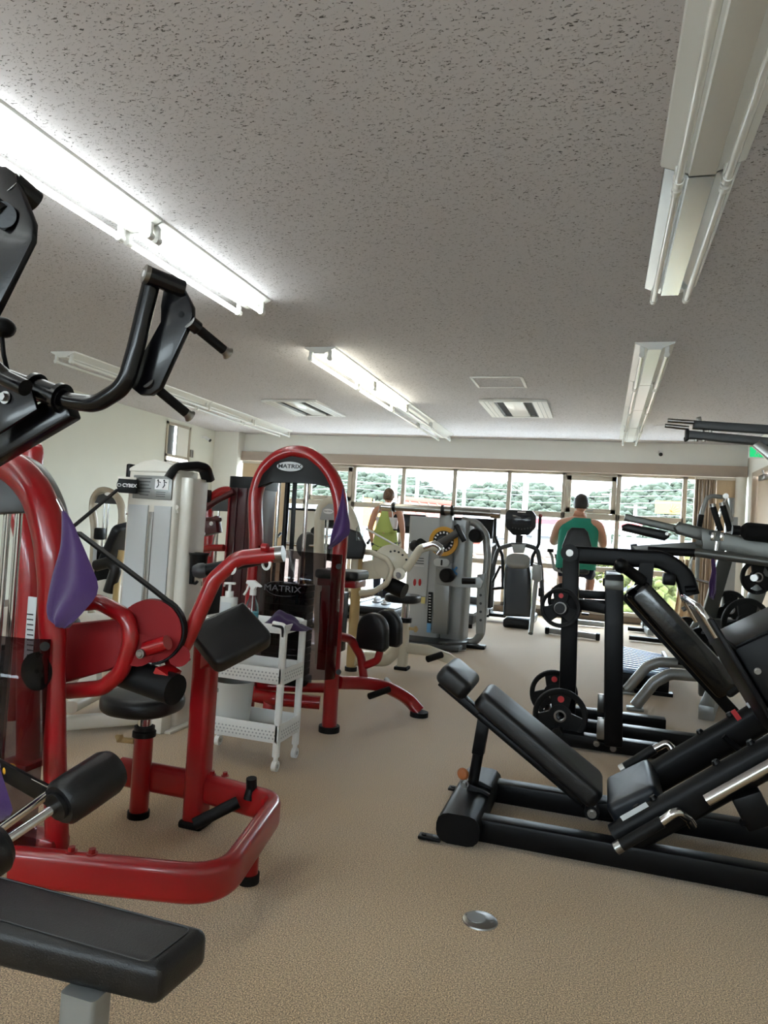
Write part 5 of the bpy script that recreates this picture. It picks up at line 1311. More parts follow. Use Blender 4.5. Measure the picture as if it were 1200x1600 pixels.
part('yellow_dial', B().lathe([(.115, -.012), (.155, -.012), (.16, .0), (.155, .012), (.115, .012), (.115, -.012)], D, (0, 1, 0), 40), M['yellow'], hm)
part('dial_disc', B().cyl(D+V((0, -.005, 0)), D+V((0, .02, 0)), .116, n=32), M['plastic'], hm)
for k in range(16):
    a = k*2*PI/16; part('dial_mark', B().box(D+V((.095*math.cos(a), -.009, .095*math.sin(a))), (.02, .006, .016), Matrix.Rotation(-a, 3, 'Y')), M['white_ink'], hm)
part('dial_hub', B().cyl(D+V((0, -.06, 0)), D, .06, n=24), M['dgrey'], hm)
part('swing_arm', B().cyl(D+V((-.07, -.1, -.06)), aY(716, 832, YI-.22), .04), M['dgrey'], hm)
part('arm_handle', B().beam(aY(713, 820, YI-.24), aY(726, 846, YI-.24), .06, .05), M['plastic'], hm)
part('knee_roller', B().sph(aY(648, 853, YI-.15), .065, (1, 1, 1)), M['bluevinyl'], hm)
part('roller_cap', B().cyl(aY(656, 848, YI-.2), aY(662, 852, YI-.12), .05), M['plastic'], hm)
part('link_plate', B().prism(round_rect(.17, .085, .04, 5), aY(690, 879, YI-.15), (1, 0, 0), (0, 0, 1), .03, .004), M['label'], hm)
part('link_slot', B().box(aY(690, 879, YI-.168), (.02, .006, .06), bev=.005), M['ink'], hm)
part('lower_bracket', B().slab([aY(x, y, YI-.12) for x, y in ((681, 886), (712, 902), (750, 902), (755, 908), (752, 919), (710, 917), (683, 912))], .03, .004), M['silver'], hm)
for c, r in (((698, 899), .075), ((744, 837), .075)): part('round_pad', B().lathe([(0, -.05), (r*.8, -.05), (r, -.03), (r, .04), (0, .04)], aY(*c, YI-.17), (.3, 1, 0)), M['rubber'], hm)
part('pad_grip', B().cyl(aY(722, 908, YI-.17), aY(743, 908, YI-.17), .032), M['plastic'], hm)
part('blue_cross_mark', B().beam(aY(704, 886, YI-.0), aY(714, 898, YI-.0), .02, .02).beam(aY(714, 886, YI), aY(704, 898, YI), .02, .02), mat('logo_blue', srgb(60, 130, 190), .4), hm)
part('top_bar', B().cyl(aY(594, 791, YI-.15), aY(781, 803, YI-.1), .038), M['steel'], hm)
for x, y in ((606, 792), (776, 803)): part('bar_sleeve', B().cyl(aY(x-9, y-.5, YI-.15), aY(x+6, y+.5, YI-.15), .048), M['chrome'], hm)
for x, y in ((616, 792), (692, 797), (707, 798)): part('bar_collar', B().cyl(aY(x-2, y, YI-.14), aY(x+2, y, YI-.14), .055), M['plastic'], hm)
part('back_hoop', B().tube([aY(x, y, YI+.1) for x, y in ((722, 813), (745, 817), (759, 835), (762, 870), (757, 930), (752, 990), (742, 1003), (728, 1004))], .042, .14, fn=8), M['silver'], hm)
part('hoop_plate', B().slab([aY(x, y, YI+.02) for x, y in ((746, 898), (758, 896), (756, 990), (744, 990))], .03), M['silver'], hm)
for k in range(4): part('adjust_hole', B().cyl(aY(751, 930+k*13, YI-.0), aY(751, 930+k*13, YI+.005), .014, n=12), M['ink'], hm)
part('hoop_foot', B().box(aZ(744, 1010, .02), (.2, .12, .04), bev=.01), M['plastic'], hm)
part('front_foot', B().beam(aZ(690, 1010, .05), aZ(724, 1008, .05), .1, .08), M['dgrey'], hm)
part('footplate', B().box(aZ(668, 1002, .06), (.5, .35, .03), bev=.006), M['plastic'], hm)
# ------------------------------------------------------------------ treadmills
def treadmill(xc, yb, label, console=True):
    t = thing('treadmill', label, 'treadmill', (xc, yb+.8, 0), 'treadmills facing the windows')
    part('deck', B().box((xc, yb+.85, .12), (.72, 1.7, .12), bev=.02), M['dgrey'], t)
    part('belt', B().box((xc, yb+.8, .186), (.5, 1.55, .012), bev=.003), mat('tread_belt', srgb(34, 38, 48), .5), t)
    for s in (-1, 1):
        part('side_rail', B().box((xc+s*.31, yb+.8, .19), (.1, 1.6, .03), bev=.008), M['silver'], t)
        part('upright', B().beam((xc+s*.36, yb+1.5, .1), (xc+s*.36, yb+1.55, 1.22), .07, .05, up=(0, 1, 0)), M['dgrey'], t)
        part('handrail', B().tube([(xc+s*.36, yb+1.5, 1.1), (xc+s*.36, yb+1.0, 1.05), (xc+s*.36, yb+.9, 1.0)], .022, .05), M['plastic'], t)
    for fx in (-.3, .3):
        for fy in (.12, 1.6): part('foot', B().cyl((xc+fx, yb+fy, 0), (xc+fx, yb+fy, .08), .035), M['rubber'], t)
    part('motor_hood', B().box((xc, yb+1.62, .2), (.74, .4, .22), bev=.06), M['dgrey'], t)
    part('rear_roller', B().cyl((xc-.3, yb+.03, .13), (xc+.3, yb+.03, .13), .05), M['plastic'], t)
    c = part('console', B().box((xc, yb+1.5, 1.32), (.68, .1, .3), Matrix.Rotation(-.35, 3, 'X'), .03), M['plastic'], t)
    part('screen', B().box((xc, yb+1.445, 1.345), (.3, .01, .14), Matrix.Rotation(-.35, 3, 'X'), .004), mat('dim_screen', srgb(48, 54, 62), .2), c)
    for k in range(4): part('button', B().box((xc-.15+.1*k, yb+1.425, 1.24), (.05, .012, .025), Matrix.Rotation(-.35, 3, 'X'), .003), M['label'] if k % 2 else M['orange'], c)
    return t
wx = aY(592, 936, 9.3).x
treadmill(wx, 8.85, 'treadmill under the standing exerciser in the lime tank top')
treadmill(aY(444, 860, 9.2).x, 8.8, 'treadmill seen through the central red tower arch')
treadmill(aY(714, 860, 9.6).x, 9.1, 'treadmill behind the grey hip machine')
# white enclosed panel machine behind the red arch
wm = thing('white_panel_machine', 'machine with a large white back panel seen through the red arch', 'gym machine', (-3.9, 8.0, 0))
c = aY(477, 822, 8.0)
part('back_panel', B().box(c+V((0, 0, -.1)), (.46, .05, .62), bev=.03), M['whitepaint'], wm)
part('panel_trim', B().tube([c+V((-.22, -.02, .2)), c+V((.22, -.02, .2))], .014), M['plastic'], wm)
part('stand', B().beam(c+V((0, .05, -.2)), V((c.x, 8.05, .05)), .12, .1), M['whitepaint'], wm)
part('stand_foot', B().box((c.x, 8.05, .03), (.6, .5, .06), bev=.01), M['dgrey'], wm)
part('hook_grip', B().tube([aY(488, 848, 7.9), aY(488, 828, 7.9), aY(494, 824, 7.9), aY(497, 832, 7.9)], .022, .03), M['plastic'], wm)
# black round weight wheel machine seen through the shroud
bw_ = thing('black_wheel_machine', 'dark machine with a round weight wheel seen through the red tower', 'gym machine', (-2.9, 6.4, 0))
c = aY(480, 852, 6.4)
part('wheel', B().lathe([(0, -.03), (.11, -.03), (.13, -.01), (.13, .01), (.11, .03), (0, .03)], c, (1, -.5, 0), 32), M['dgrey'], bw_)
part('axle', B().cyl(c+V((-.25, .0, 0)), c+V((.3, 0, 0)), .018), M['chrome'], bw_)
part('pad', pad(aY(492, 890, 6.35), (1, 0, 0), (0, 0, 1), .2, .3, .08, .06, .025), M['vinyl'], bw_)
part('frame', B().beam(V((c.x, 6.5, .04)), V((c.x, 6.5, c.z)), .1, .1, up=(0, 1, 0)), M['tan'], bw_)
part('foot', B().box((c.x, 6.45, .03), (.6, .12, .06), bev=.01), M['cream'], bw_)
part('motor_drum', B().cyl(aY(505, 862, 6.3), aY(520, 864, 6.3), .08), M['plastic'], bw_)

# ------------------------------------------------------------------ stepper with console by the window
at = thing('arc_trainer', 'black standing arc trainer with oval console facing the windows', 'exercise machine', (-1.05, 10.0, 0))
YQ = 9.75
cp = [(790, 806), (794, 797), (832, 798), (838, 806), (837, 824), (826, 836), (802, 836), (791, 824)]
cc_ = part('console', B().slab(fillet([aY(x, y, YQ) for x, y in cp], .03, 4, True), .09, .012), M['plastic'], at)
sc_c = aY(815, 812, YQ-.05)
part('screen', B().box(sc_c, (.26, .008, .12), bev=.01), mat('console_screen', srgb(36, 40, 46), .15), cc_)
part('logo_strip', B().box(aY(815, 800, YQ-.048), (.11, .006, .018)), M['white_ink'], cc_)
for k in range(7): part('button', B().cyl(aY(801+k*4.7, 827-abs(k-3)*.8, YQ-.055), aY(801+k*4.7, 827-abs(k-3)*.8, YQ-.04), .012, n=10), M['dgrey'], cc_)
part('console_neck', B().beam(aY(812, 836, YQ+.03), aY(810, 862, YQ+.03), .09, .06, up=(0, 1, 0)), M['plastic'], at)
part('console_bowl', B().slab([aY(x, y, YQ) for x, y in ((799, 850), (823, 850), (818, 864), (803, 864))], .1, .02), M['silver'], at)
hq = [aY(x, y, YQ) for x, y in ((787, 962), (788, 905), (790, 882), (796, 873), (808, 868), (820, 870), (828, 879), (831, 905), (830, 964))]; hc_ = sum(hq, V())/9
part('hood', cushion([((p-hc_).x, (p-hc_).z) for p in hq], hc_+V((0, .1, 0)), (1, 0, 0), (0, 0, 1), .4, .05), mat('hood_black', srgb(36, 42, 50), .25, coat=.5), at)
part('hood_top', cushion([(x, z) for x, z in round_rect(.33, .22, .1, 6)], aY(809, 877, YQ-.1)+V((0, .03, 0)), (1, 0, 0), (0, .8, 1), .1, .04), M['silver'], at)
part('base', B().box((aY(809, 958, YQ).x, YQ+.5, .06), (.36, 1.2, .12), bev=.03), M['plastic'], at)
part('moving_handle', B().tube([aY(x, y, YQ) for x, y in ((774, 806), (773, 838), (785, 868), (786, 918))], .022, .08), M['plastic'], at)
part('moving_handle', B().tube([aY(x, y, YQ) for x, y in ((844, 806), (842, 850), (832, 870), (831, 885))], .022, .08), M['plastic'], at)
part('grip_end', B().sph(aY(844.5, 806, YQ), .028), mat('red_end', srgb(120, 50, 44), .5), at)
part('handlebar', B().tube([aY(x, y, YQ) for x, y in ((768, 895), (778, 857), (800, 851), (822, 852), (840, 857), (846, 895), (848, 962))], .03, .14, fn=8), M['dgrey'], at)
part('shoulder_cover', B().slab([aY(x, y, YQ-.1) for x, y in ((833, 880), (846, 884), (847, 906), (840, 911), (831, 905))], .08, .02), M['silver'], at)
part('rear_leg', B().tube([aY(838, 906, YQ-.1), aZ(829, 990, .03)], .03), M['silver'], at)
part('side_link', B().tube([aY(766, 880, YQ), aY(764, 950, YQ-.1)], .022), M['plastic'], at)
part('side_link', B().tube([aY(770, 920, YQ), aY(788, 918, YQ)], .02).tube([aY(769, 910, YQ), aY(782, 884, YQ)], .018), M['plastic'], at)
for a in (((764, 962), (793, 958)), ((799, 960), (825, 956))):
    c = (aZ(*a[0], .1)+aZ(*a[1], .1))/2
    part('pedal', B().box(c, (.24, .3, .05), bev=.015).box(c+V((.11, 0, .05)), (.02, .28, .06), bev=.006).box(c+V((-.11, 0, .05)), (.02, .28, .06), bev=.006), M['plastic'], at)
part('side_bracket', B().box(aY(845, 925, YQ), (.06, .1, .12), bev=.015), M['plastic'], at)
part('level_foot', B().cyl(aZ(850, 962, 0), aZ(850, 962, .05), .03), M['rubber'], at)

# ------------------------------------------------------------------ exercise bike under the seated person
YBk = 9.72; xb = aY(897, 900, YBk).x
ek = thing('exercise_bike', 'black upright exercise bike under the seated person in turquoise', 'exercise bike', (xb, YBk, 0))
part('rear_foot', B().rtube([aZ(853, 984, .05), aZ(936, 995, .05)], .09, .07, cr=.012), M['silver'], ek)
for a in ((855, 985), (934, 995)): part('foot_end', B().box(aZ(*a, .05), (.05, .1, .085), bev=.01), M['rubber'], ek)
part('front_foot', B().rtube([(xb-.1, YBk+1.0, .05), (xb+.42, YBk+1.0, .05)], .08, .07, cr=.012), M['silver'], ek)
part('main_beam', B().rtube([(xb, YBk-.15, .06), (xb, YBk+.3, .2), (xb, YBk+1.0, .1)], .12, .1, cr=.02), M['plastic'], ek)
part('seat_post', B().beam((xb, YBk+.05, .1), (xb, YBk+.05, .8), .09, .09, up=(0, 1, 0)), M['plastic'], ek)
part('crank_cover', B().lathe([(0, -.07), (.2, -.07), (.23, -.04), (.23, .04), (.2, .07), (0, .07)], (xb, YBk+.55, .38), (1, 0, 0), 28), M['plastic'], ek)
part('seat', pad((xb, YBk+.1, .83), (1, 0, 0), (0, 1, 0), .38, .34, .08, .08, .03), M['vinyl'], ek)
part('backrest', cushion([(-.18, -.13), (.18, -.13), (.19, -.08), (.13, .12), (.08, .17), (-.08, .17), (-.13, .12), (-.19, -.08)], aY(902, 845, YBk-.12), (1, 0, 0), (0, .06, 1), .06, .022), M['vinyl'], ek)
part('side_handle', B().tube([(xb-.06, YBk-.05, .78), (xb-.26, YBk, .82), (xb-.30, YBk, 1.0), (xb-.33, YBk-.02, 1.06)], .018, .05), M['silver'], ek)
part('handle_grip', B().cyl((xb-.36, YBk-.02, 1.07), (xb-.28, YBk-.02, 1.07), .022), M['plastic'], ek)
part('console_mast', B().tube([(xb, YBk+.85, .15), (xb, YBk+.95, 1.2)], .035), M['plastic'], ek)
part('handlebar', B().tube([(xb-.25, YBk+.75, 1.18), (xb-.22, YBk+.95, 1.14), (xb+.22, YBk+.95, 1.14), (xb+.25, YBk+.75, 1.18)], .018, .05), M['plastic'], ek)
part('console', B().box((xb+.05, YBk+.98, 1.34), (.3, .08, .22), Matrix.Rotation(-.3, 3, 'X'), .02), M['plastic'], ek)
for s in (-1, 1): part('pedal', B().beam((xb+s*.08, YBk+.55, .38), (xb+s*.1, YBk+.55-s*.02, .38-s*.14), .02, .03).box((xb+s*.16, YBk+.55-s*.02, .38-s*.16), (.1, .12, .03), bev=.008), M['plastic'], ek)
# ------------------------------------------------------------------ silver plate-loaded press on the right
sv = M['silver']
sp_ = thing('silver_press_machine', 'silver plate loaded press machine with long lever arms at right', 'gym machine', (.9, 6.0, 0))
YP = 5.9
for a, yy in ((((979, 1080), (1010, 1042), (1030, 1034), (1062, 1036)), 6.15), (((992, 1108), (1022, 1066), (1046, 1053), (1090, 1056)), 5.58)):
    pts = [aY(*p, yy) for p in a]; pts[0].z = .03; pts.append(pts[-1]+V((.5, .05, -.02)))
    part('curved_leg', B().tube(pts, .042, .12, fn=8), sv, sp_)
    part('leg_foot', B().box(V((pts[0].x, yy, .012)), (.12, .1, .022), bev=.004), sv, sp_)
    part('leg_sleeve', B().rtube([pts[-2]+V((-.02, 0, .02)), pts[-2]+V((.14, .01, .015))], .095, .06, cr=.01), M['plastic'], sp_)
part('base_beam', B().beam((.75, 5.4, .08), (.95, 6.4, .08), .1, .1), sv, sp_)
part('main_post', B().beam(aY(1102, 980, YP+.3), aY(1134, 868, YP+.1), .1, .08, up=(0, 1, 0)).beam(V((.85, YP+.3, .05)), aY(1102, 980, YP+.3), .1, .08), M['gun'], sp_)
part('rear_post', B().beam(aY(1170, 960, YP), aY(1200, 880, YP), .1, .09, up=(0, 1, 0)), M['gun'], sp_)
part('rear_post', B().beam(V((1.28, YP, .03)), aY(1170, 960, YP), .09, .09, up=(0, 1, 0)), M['gun'], sp_)
up1 = [aY(976, 808, YP), aY(1064, 828, YP)]
part('upper_arm', B().rtube(up1, .05, .055, cr=.012), M['gun'], sp_)
part('arm_joint', cushion([(-.1, -.045), (.08, -.055), (.1, 0), (.08, .045), (-.1, .05), (-.13, 0)], aY(1080, 830, YP-.02), (1, 0, -.18), (.18, 0, 1), .08, .02), M['gun'], sp_)
part('upper_beam', B().rtube([aY(1090, 838, YP), aY(1215, 865, YP-.1)], .07, .14, cr=.015), M['gun'], sp_)
part('arm_pad', cushion([(-.17, -.03), (.15, -.045), (.18, -.01), (.16, .03), (-.14, .035), (-.18, .01)], aY(1008, 830, YP), (1, 0, -.14), (.14, 0, 1), .14, .025), M['vinyl'], sp_)
part('pad_bolt', B().cyl(aY(1042, 834, YP-.1), aY(1046, 835, YP+.1), .012), M['steel'], sp_)
part('lower_arm', B().slab([aY(x, y, YP+.1) for x, y in ((988, 853), (1098, 846), (1098, 862), (996, 866))], .05, .006), M['gun'], sp_)
part('arm_end_plate', B().beam(aY(990, 850, YP+.1), aY(992, 866, YP+.1), .05, .02, up=(0, 1, 0)), M['dgrey'], sp_)
part('long_grip', B().cyl(aY(1012, 860, YP-.1), aY(1088, 864, YP-.1), .031), M['rubber'], sp_)
part('grip_tube', B().cyl(aY(1086, 863, YP-.1), aY(1215, 880, YP-.2), .034), M['gun'], sp_)
part('joint_plate', B().slab([aY(x, y, YP-.04) for x, y in ((1094, 826), (1125, 830), (1150, 850), (1140, 872), (1098, 862))], .05, .006), M['gun'], sp_)
part('maker_badge', B().box(aY(1111, 833, YP-.07), (.03, .003, .03)), M['ink'], sp_)
for x in (1115, 1129): part('grip_clamp', B().beam(aY(x, 832, YP-.08), aY(x-2, 845, YP-.08), .03, .02, up=(0, 1, 0)), M['chrome'], sp_)
for x in (1120, 1136): part('link_rod', B().cyl(aY(x, 846, YP-.05), aY(x-2, 862, YP-.05), .02), M['chrome'], sp_)
g1 = ((1114, 792), (1126, 830)); g2 = ((1129, 790), (1141, 830))
for a, c_ in (g1, g2):
    part('upright_grip', B().cyl(aY(*a, YP-.02), aY(*c_, YP-.02), .022), M['rubber'], sp_)
    part('grip_cap', B().cyl(aY(a[0]-1, a[1]-5, YP-.02), aY(*a, YP-.02), .023), M['steel'], sp_)
part('foam_roller', B().lathe([(0, 0), (.03, 0), (.062, .03), (.066, .06), (.066, .5), (0, .5)], aY(1157, 829, YP-.15), (1, 0, -.05), 24), M['foam'], sp_)
part('roller_collar', B().cyl(aY(1144, 828, YP-.15), aY(1156, 829, YP-.15), .036), M['plastic'], sp_)
part('hanging_bar', B().tube([aY(x, y, YP+.1) for x, y in ((1081, 866), (1078, 890), (1084, 905), (1108, 911))], .012, .04), M['chrome'], sp_)
for a, c_ in (((1066, 953), (1088, 940)), ((1084, 1000), (1104, 962))): part('brace', B().tube([aY(*a, YP+.4), aY(*c_, YP+.4)], .02), M['gun'], sp_)
part('hoop_leg', B().tube([aY(x, y, YP+.5) for x, y in ((1078, 1010), (1084, 985), (1098, 962), (1112, 958))], .04, .1), M['gun'], sp_)
part('chrome_sleeve', B().cyl(aY(1132, 1048, 4.9), aY(1150, 1042, 4.9), .034), M['chrome'], sp_)
part('plate_horn', B().cyl(aY(1178, 903, YP-.2), aY(1178, 903, YP+.15), .025), M['steel'], sp_)
plate(aY(1183, 902, YP-.1), (-.35, 1, 0), .125, 'plate hung high on the silver press machine by the white column')
plate(aY(1140, 952, YP+.35), (-.35, 1, 0), .15, 'plate resting behind the leg press carriage, left of the larger one')
plate(aY(1166, 975, YP-.1), (-.35, 1, 0), .19, 'largest plate just above the leg press carriage box')
plate(aY(1096, 1010, YP+.2), (-.35, 1, 0), .15, 'plate low behind the diagonal pad of the squat machine')
plate(aY(1072, 985, YP+.9), (-.35, 1, 0), .12, 'small plate farthest back behind the diagonal pad')
part('plate_horn', B().cyl(aY(1140, 952, YP+.1), aY(1140, 952, YP+.5), .025), M['steel'], sp_)
part('plate_horn', B().cyl(aY(1166, 975, YP-.3), aY(1166, 975, YP+.3), .025), M['steel'], sp_)
part('plate_horn', B().cyl(aY(1096, 1010, YP), aY(1096, 1010, YP+.4), .025).cyl(aY(1072, 985, YP+.8), aY(1072, 985, YP+1.05), .025), M['steel'], sp_)
part('seat_shell', cushion([(-.16, -.06), (.16, -.06), (.12, .06), (-.12, .06)], aY(1130, 980, YP+.2), (1, 0, 0), (0, 0, 1), .2, .03), M['dgrey'], sp_)
towel('towel', [(1111, 873), (1117, 873), (1120, 895), (1119, 925), (1115, 937), (1108, 933), (1107, 912), (1112, 892)], YP-.25, 'purple towel hanging from the silver grip tube at right', t=.03)
# high arms of a lat machine at the right edge
la = thing('lat_frame', 'dark steel lat frame whose high arms reach in from the right edge', 'gym machine', (1.35, 4.6, 0))
YLn = 4.6
part('top_arm', B().rtube([aY(1072, 679, YLn), aY(1300, 700, YLn)], .05, .05, cr=.01), M['dgrey'], la)
part('top_arm', B().rtube([aY(1083, 664, YLn+.3), aY(1300, 678, YLn+.3)], .05, .055, cr=.01), M['dgrey'], la)
for a, c_, yy in (((1043, 657), (1086, 660), YLn+.3), ((1039, 665), (1076, 669), YLn+.15)): part('cable_rod', B().cyl(aY(*a, yy), aY(*c_, yy), .014), M['steel'], la)
part('end_cap', B().box(aY(1073, 680, YLn), (.02, .06, .07), bev=.005), M['plastic'], la)
part('end_hook', B().beam(aY(1072, 690, YLn), aY(1071, 683, YLn), .02, .02), M['plastic'], la)
part('top_handle', B().beam(aY(1091, 652, YLn+.3), aY(1093, 662, YLn+.3), .04, .03), M['steel'], la)
for x in (1088, 1100): part('bolt', B().cyl(aY(x, 686, YLn), aY(x, 690, YLn), .012, n=8).cyl(aY(x+10, 672, YLn+.3), aY(x+10, 676, YLn+.3), .012, n=8), M['steel'], la)
part('brace', B().beam(aY(1180, 692, YLn), aY(1260, 760, YLn), .05, .05), M['steel'], la)
tp = aY(1300, 700, YLn); part('mast', B().beam((tp.x, YLn, 0), (tp.x, YLn, tp.z+.05), .08, .08, up=(0, 1, 0)).beam((tp.x, YLn+.3, 0), (tp.x, YLn+.3, tp.z+.12), .08, .08, up=(0, 1, 0)), M['dgrey'], la)
part('base', B().beam((tp.x, YLn-.3, .04), (tp.x, YLn+.6, .04), .1, .08), M['dgrey'], la)
# grey machine by the blinds
gm_ = thing('grey_cable_machine', 'grey machine with bent overhead tube in front of the tan blinds', 'gym machine', (1.2, 8.6, 0))
YG2 = 8.6
part('bent_tube', B().tube([aY(x, y, YG2) for x, y in ((1093, 824), (1097, 800), (1104, 779), (1112, 775), (1132, 777))], .024, .08, fn=8), sv, gm_)
part('tube_grip', B().cyl(aY(1092, 826, YG2), aY(1096, 804, YG2), .03), M['rubber'], gm_)
part('side_plate', B().slab([aY(x, y, YG2+.1) for x, y in ((1138, 778), (1147, 778), (1146, 800), (1142, 822), (1138, 822))], .12, .02), M['grey'], gm_)
part('top_joint', B().cyl(aY(1134, 775, YG2-.05), aY(1134, 775, YG2+.1), .03), M['chrome'], gm_)
q = aY(1142, 822, YG2+.1)
part('column', B().beam(V((q.x, q.y, .03)), q+V((0, 0, .1)), .12, .1, up=(0, 1, 0)), M['grey'], gm_)
part('foot', B().box((q.x, q.y, .02), (.5, .6, .04), bev=.01), M['grey'], gm_)
part('strut', B().tube([aY(1118, 838, YG2), aY(1126, 800, YG2), aY(1134, 778, YG2)], .018, .05), M['chrome'], gm_)
part('tube_stay', B().tube([aY(1132, 777, YG2), q+V((0, -.05, .05))], .02), sv, gm_)
part('tube_stand', B().tube([aY(1093, 824, YG2), V((aY(1093, 824, YG2).x, YG2, .03))], .022), sv, gm_)
# low step platform
pf = thing('step_platform', 'low platform with blue grey ribbed top beside the silver legs', 'platform', (.45, 7.0, 0))
a, b_, c_, d_ = aZ(958, 1046, .16), aZ(972, 1012, .16), aZ(1042, 1027, .16), aZ(1046, 1058, .16)
part('platform_top', B().slab([a, b_, c_, d_], .03, .006), mat('ribbed_blue', srgb(120, 140, 170), .35, .3), pf)
for k in range(12):
    u = (k+.5)/12; p0 = a+(b_-a)*u; p1 = d_+(c_-d_)*u
    part('rib', B().beam(p0+V((0, 0, .018)), p1+V((0, 0, .018)), .02, .008, bev=.001), mat('rib_blue', srgb(140, 158, 186), .35, .3) if k == 0 else bpy.data.materials['rib_blue'], pf)
part('platform_skirt', B().slab([p-V((0, 0, .075)) for p in (a, b_, c_, d_)], .11, .004), M['blackmetal'], pf)
for p in (a, b_): part('side_wheel', B().cyl(p+V((-.05, 0, -.1)), p+V((.02, 0, -.1)), .035), M['rubber'], pf)
part('end_stop', B().beam(aZ(1036, 1024, .2), aZ(1044, 1040, .2), .03, .08), M['blackmetal'], pf)
part('floor_skid', B().box(((a+d_)/2+V((0, 0, -.145))), (.5, .08, .03)), M['blackmetal'], pf)
# small bike near the right windows
sb2 = thing('spin_bike', 'small silver exercise bike by the right windows, partly hidden', 'exercise bike', (.75, 9.6, 0))
z0 = aZ(982, 985); z1 = aZ(1045, 997)
part('front_foot', B().rtube([aZ(981, 982, .04), aZ(1010, 985, .04)], .1, .05, cr=.015), M['rubber'], sb2)
part('rear_foot', B().rtube([aZ(983, 996, .04), aZ(1048, 1003, .04)], .1, .05, cr=.015), M['rubber'], sb2)
yb3 = aZ(1000, 990).y; xs = aY(1013, 900, yb3).x
part('frame', B().beam((xs, yb3+.5, .06), (xs+.05, yb3-.3, .06), .08, .08).beam((xs, yb3+.2, .06), (xs, yb3, .75), .07, .07, up=(0, 1, 0)), sv, sb2)
part('seat_post', B().cyl((xs, yb3, .7), (xs, yb3, .92), .025), M['chrome'], sb2)
part('saddle', cushion([(-.11, -.12), (.11, -.12), (.1, -.02), (.04, .16), (-.04, .16), (-.1, -.02)], (xs, yb3, .95), (1, 0, 0), (0, 1, 0), .07, .025), M['vinyl'], sb2)
part('handle_post', B().cyl((xs, yb3+.55, .1), (xs, yb3+.6, 1.05), .025).tube([(xs-.22, yb3+.5, 1.1), (xs-.2, yb3+.6, 1.05), (xs+.2, yb3+.6, 1.05), (xs+.22, yb3+.5, 1.1)], .015, .04), M['chrome'], sb2)
part('flywheel', B().lathe([(0, -.03), (.2, -.03), (.21, 0), (.2, .03), (0, .03)], (xs, yb3+.45, .3), (1, 0, 0), 28), M['dgrey'], sb2)
part('red_stripe', B().box((xs+.05, yb3+.0, .3), (.02, .06, .2)), M['red_ink'], sb2)
# ------------------------------------------------------------------ machines along the left wall
lw = thing('beige_weight_machine', 'beige arched weight machine against the left wall with black backrest', 'gym machine', (-5.2, 7.0, 0))
YW = 7.0
ap = [aY(x, y, YW) for x, y in ((143, 960), (146, 880), (148, 830), (145, 800), (147, 780), (155, 768), (165, 766), (178, 772), (188, 786), (191, 810), (187, 850), (184, 960))]; ap[0].z = ap[-1].z = .02
beige = mat('beige_paint', srgb(176, 164, 144), .4, var=.04, coat=.3)
part('tower_arch', B().sweep(smooth_path(ap, 5), [(.04*math.cos(2*PI*k/12), .055*math.sin(2*PI*k/12)) for k in range(12)], up=(0, 1, 0)), beige, lw)
hd = part('head_panel', B().slab([aY(x, y, YW-.02) for x, y in ((150, 786), (156, 774), (166, 771), (178, 777), (186, 788))], .05), M['dgrey'], lw)
part('logo_plate', B().prism([(.05*math.cos(2*PI*k/20), .02*math.sin(2*PI*k/20)) for k in range(20)], aY(169, 771+1, YW-.06), (1, 0, 0), (0, 0, 1), .006), M['white_ink'], hd)
for x in (164, 170): part('guide_rod', B().cyl(aY(x, 784, YW), V((aY(x, 784, YW).x, YW, .2)), .012), M['chrome'], lw)
part('weight_stack', B().box((aY(165, 900, YW).x, YW+.02, .45), (.26, .13, .7), bev=.01), M['blackmetal'], lw)
part('pulley_block', B().box(aY(156, 834, YW-.1), (.1, .1, .14), bev=.02), M['plastic'], lw)
part('warning_label', B().box(aY(148, 868, YW-.06), (.05, .004, .22)), M['label'], lw)
part('backrest', pad(aY(182, 850, 6.4), (.55, -.2, .95), (0, 1, .2), .5, .3, .1, .07, .03), M['bluevinyl'], lw)
part('seat_arm', B().tube([aY(150, 884, 6.2), aY(172, 878, 6.2), aY(182, 888, 6.2), aY(170, 925, 6.2)], .06, .08), M['vinyl'], lw)
part('cream_shell', B().slab([aY(x, y, 6.3) for x, y in ((152, 908), (166, 905), (186, 915), (184, 945), (152, 945))], .1, .02), M['whitepaint'], lw)
part('base', B().beam(aZ(120, 1000, .05), aZ(190, 985, .05), .1, .1), beige, lw)
part('frame_tube', B().tube([aY(190, 860, 6.4), aY(184, 900, 6.4), aZ(176, 1010, .05)], .035), M['tan'], lw)
# ------------------------------------------------------------------ people
def skin_body(name, joints, edges, mat_, parent, sub=2, root=0):
    """one continuous skinned surface: joints = [(co, rx, ry)]"""
    off = root_of(parent).location
    me = bpy.data.meshes.new(name); me.from_pydata([V(j[0])-off for j in joints], edges, []); me.update()
    o = bpy.data.objects.new(name, me); COL.objects.link(o)
    sk = o.modifiers.new('skin', 'SKIN'); sk.use_smooth_shade = True; sk.branch_smoothing = .6
    for i, j in enumerate(joints):
        d = me.skin_vertices[0].data[i]; d.radius = (j[1], j[2] if len(j) > 2 else j[1]); d.use_root = (i == root)
    o.modifiers.new('sub', 'SUBSURF').levels = sub
    dg = bpy.context.evaluated_depsgraph_get(); dg.update()
    m2 = bpy.data.meshes.new_from_object(o.evaluated_get(dg)); m2.name = name
    bpy.data.objects.remove(o)
    m2.materials.clear(); m2.materials.append(mat_)
    m2.polygons.foreach_set('use_smooth', [True]*len(m2.polygons))
    r = bpy.data.objects.new(name, m2); COL.objects.link(r); r.parent = parent
    return r
